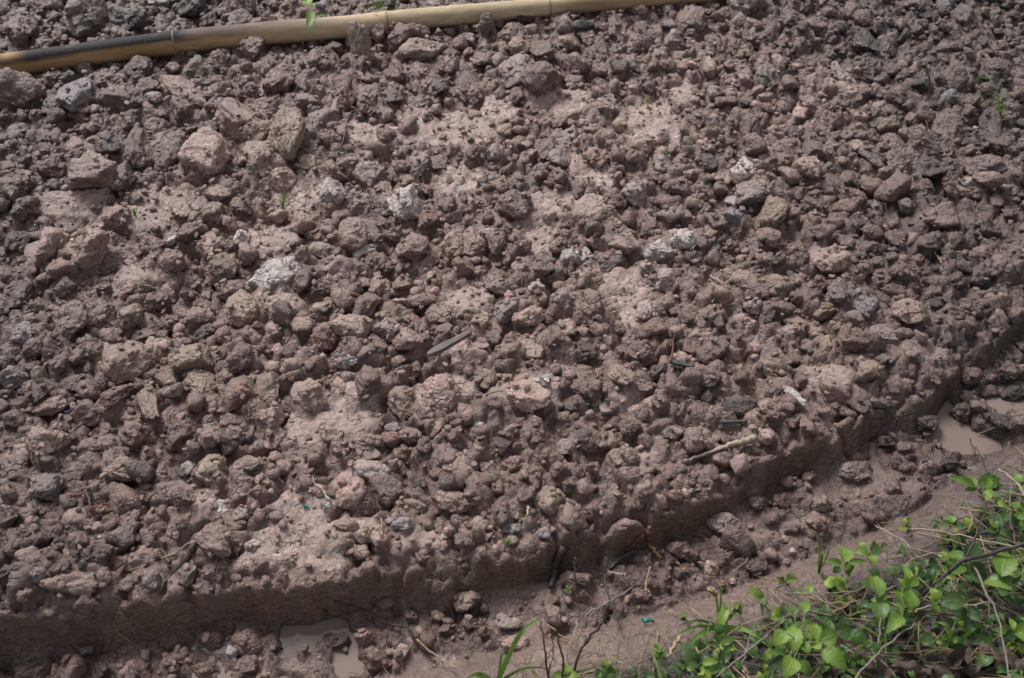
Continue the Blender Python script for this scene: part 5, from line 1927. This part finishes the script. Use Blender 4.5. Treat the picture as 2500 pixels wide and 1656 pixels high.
# ------------------------------------------------------------------ undergrowth on the bank: stuff
gv_, gf_, gc_ = [], [], []
def veg_pos():
    for _ in range(200):
        X = rng.uniform(-.3, 1.75); Y = rng.uniform(-.1, 1.9)
        if zat(X, Y, vg) > .5 and zat(X, Y, dBg) < .9: return X, Y
lv, lf_, luv = leaf_mesh(1, .6, .25, .2, .05, 'ovate', 7)
lr, lrf, lruv = leaf_mesh(1, .85, .12, .1, .0, 'round', 6)
small_l = []; small_uv = []
n0 = 0; fsl = []
def crown(o_, f_): pass
for k in range(4300):
    X, Y = veg_pos()
    if fbm(np.array([[X * 7, Y * 7, 3.]]), 2)[0] < -.10: continue
    V, Fc, UV = (lv, lf_, luv) if rng.random() < .45 else (lr, lrf, lruv)
    s_ = rng.uniform(.006, .022) if rng.random() < .85 else rng.uniform(.018, .03)
    M = np.array(Matrix.Rotation(rng.uniform(0, 6.28), 3, 'Z') @ Matrix.Rotation(rng.uniform(-.7, .4), 3, 'Y') @ Matrix.Rotation(rng.uniform(-.5, .5), 3, 'X'))
    w = (V * s_) @ M.T + (X, Y, zat(X, Y) + rng.uniform(.004, .040))
    small_l.append(w); fsl.append(Fc + n0); n0 += len(w); small_uv.append(UV)
o = obj("ground_cover", mesh_np("ground_cover", np.vstack(small_l), np.vstack(fsl), True, None, np.vstack(small_uv)), leaf_material("ground_cover_leaf", (.035, .09, .020), (.09, .18, .036)))
tag(o, "small creeping green leaves covering the bank between the weeds", kind="stuff")
st_ = []
for k in range(2600):
    X, Y = veg_pos()
    if zat(X, Y, dBg) < .02: continue
    L_ = rng.uniform(.03, .16); a0 = rng.normal(-.35, .8) + (math.pi if rng.random() < .5 else 0); pts = []
    z0 = rng.uniform(.004, .035); dz = rng.normal(0, .004)
    for i in range(5):
        a0 += rng.normal(0, .14); X += math.cos(a0) * L_ / 4; Y += math.sin(a0) * L_ / 4
        pts.append((X, Y, zat(X, Y) + max(.002, z0 + dz * i)))
    if zat(X, Y, dBg) < 0: continue
    st_.append(tube(np.array(pts), .0004 + .0011 * rng.random() ** 2, 4, False))
vv, ff = join(st_)
tag(obj("straw_litter", mesh_np("straw_litter", vv, ff), M_STRAW), "tangled dry straw lying on the bank among the weeds", kind="stuff")
gb, gbf, gbu, n0 = [], [], [], 0
bv, bf, bu = leaf_mesh(1, .06, .5, .35, 0, 'blade', 7)
for k in range(1000):
    X, Y = veg_pos()
    s_ = rng.uniform(.025, .095)
    M = np.array(Matrix.Rotation(rng.uniform(0, 6.28), 3, 'Z') @ Matrix.Rotation(rng.uniform(-1.2, -.3), 3, 'Y'))
    w = (bv * s_) @ M.T + (X, Y, zat(X, Y))
    gb.append(w); gbf.append(bf + n0); gbu.append(bu); n0 += len(w)
tag(obj("short_grass", mesh_np("short_grass", np.vstack(gb), np.vstack(gbf), True, None, np.vstack(gbu)), M_GRASS), "short thin grass growing through the litter of the bank", kind="stuff")
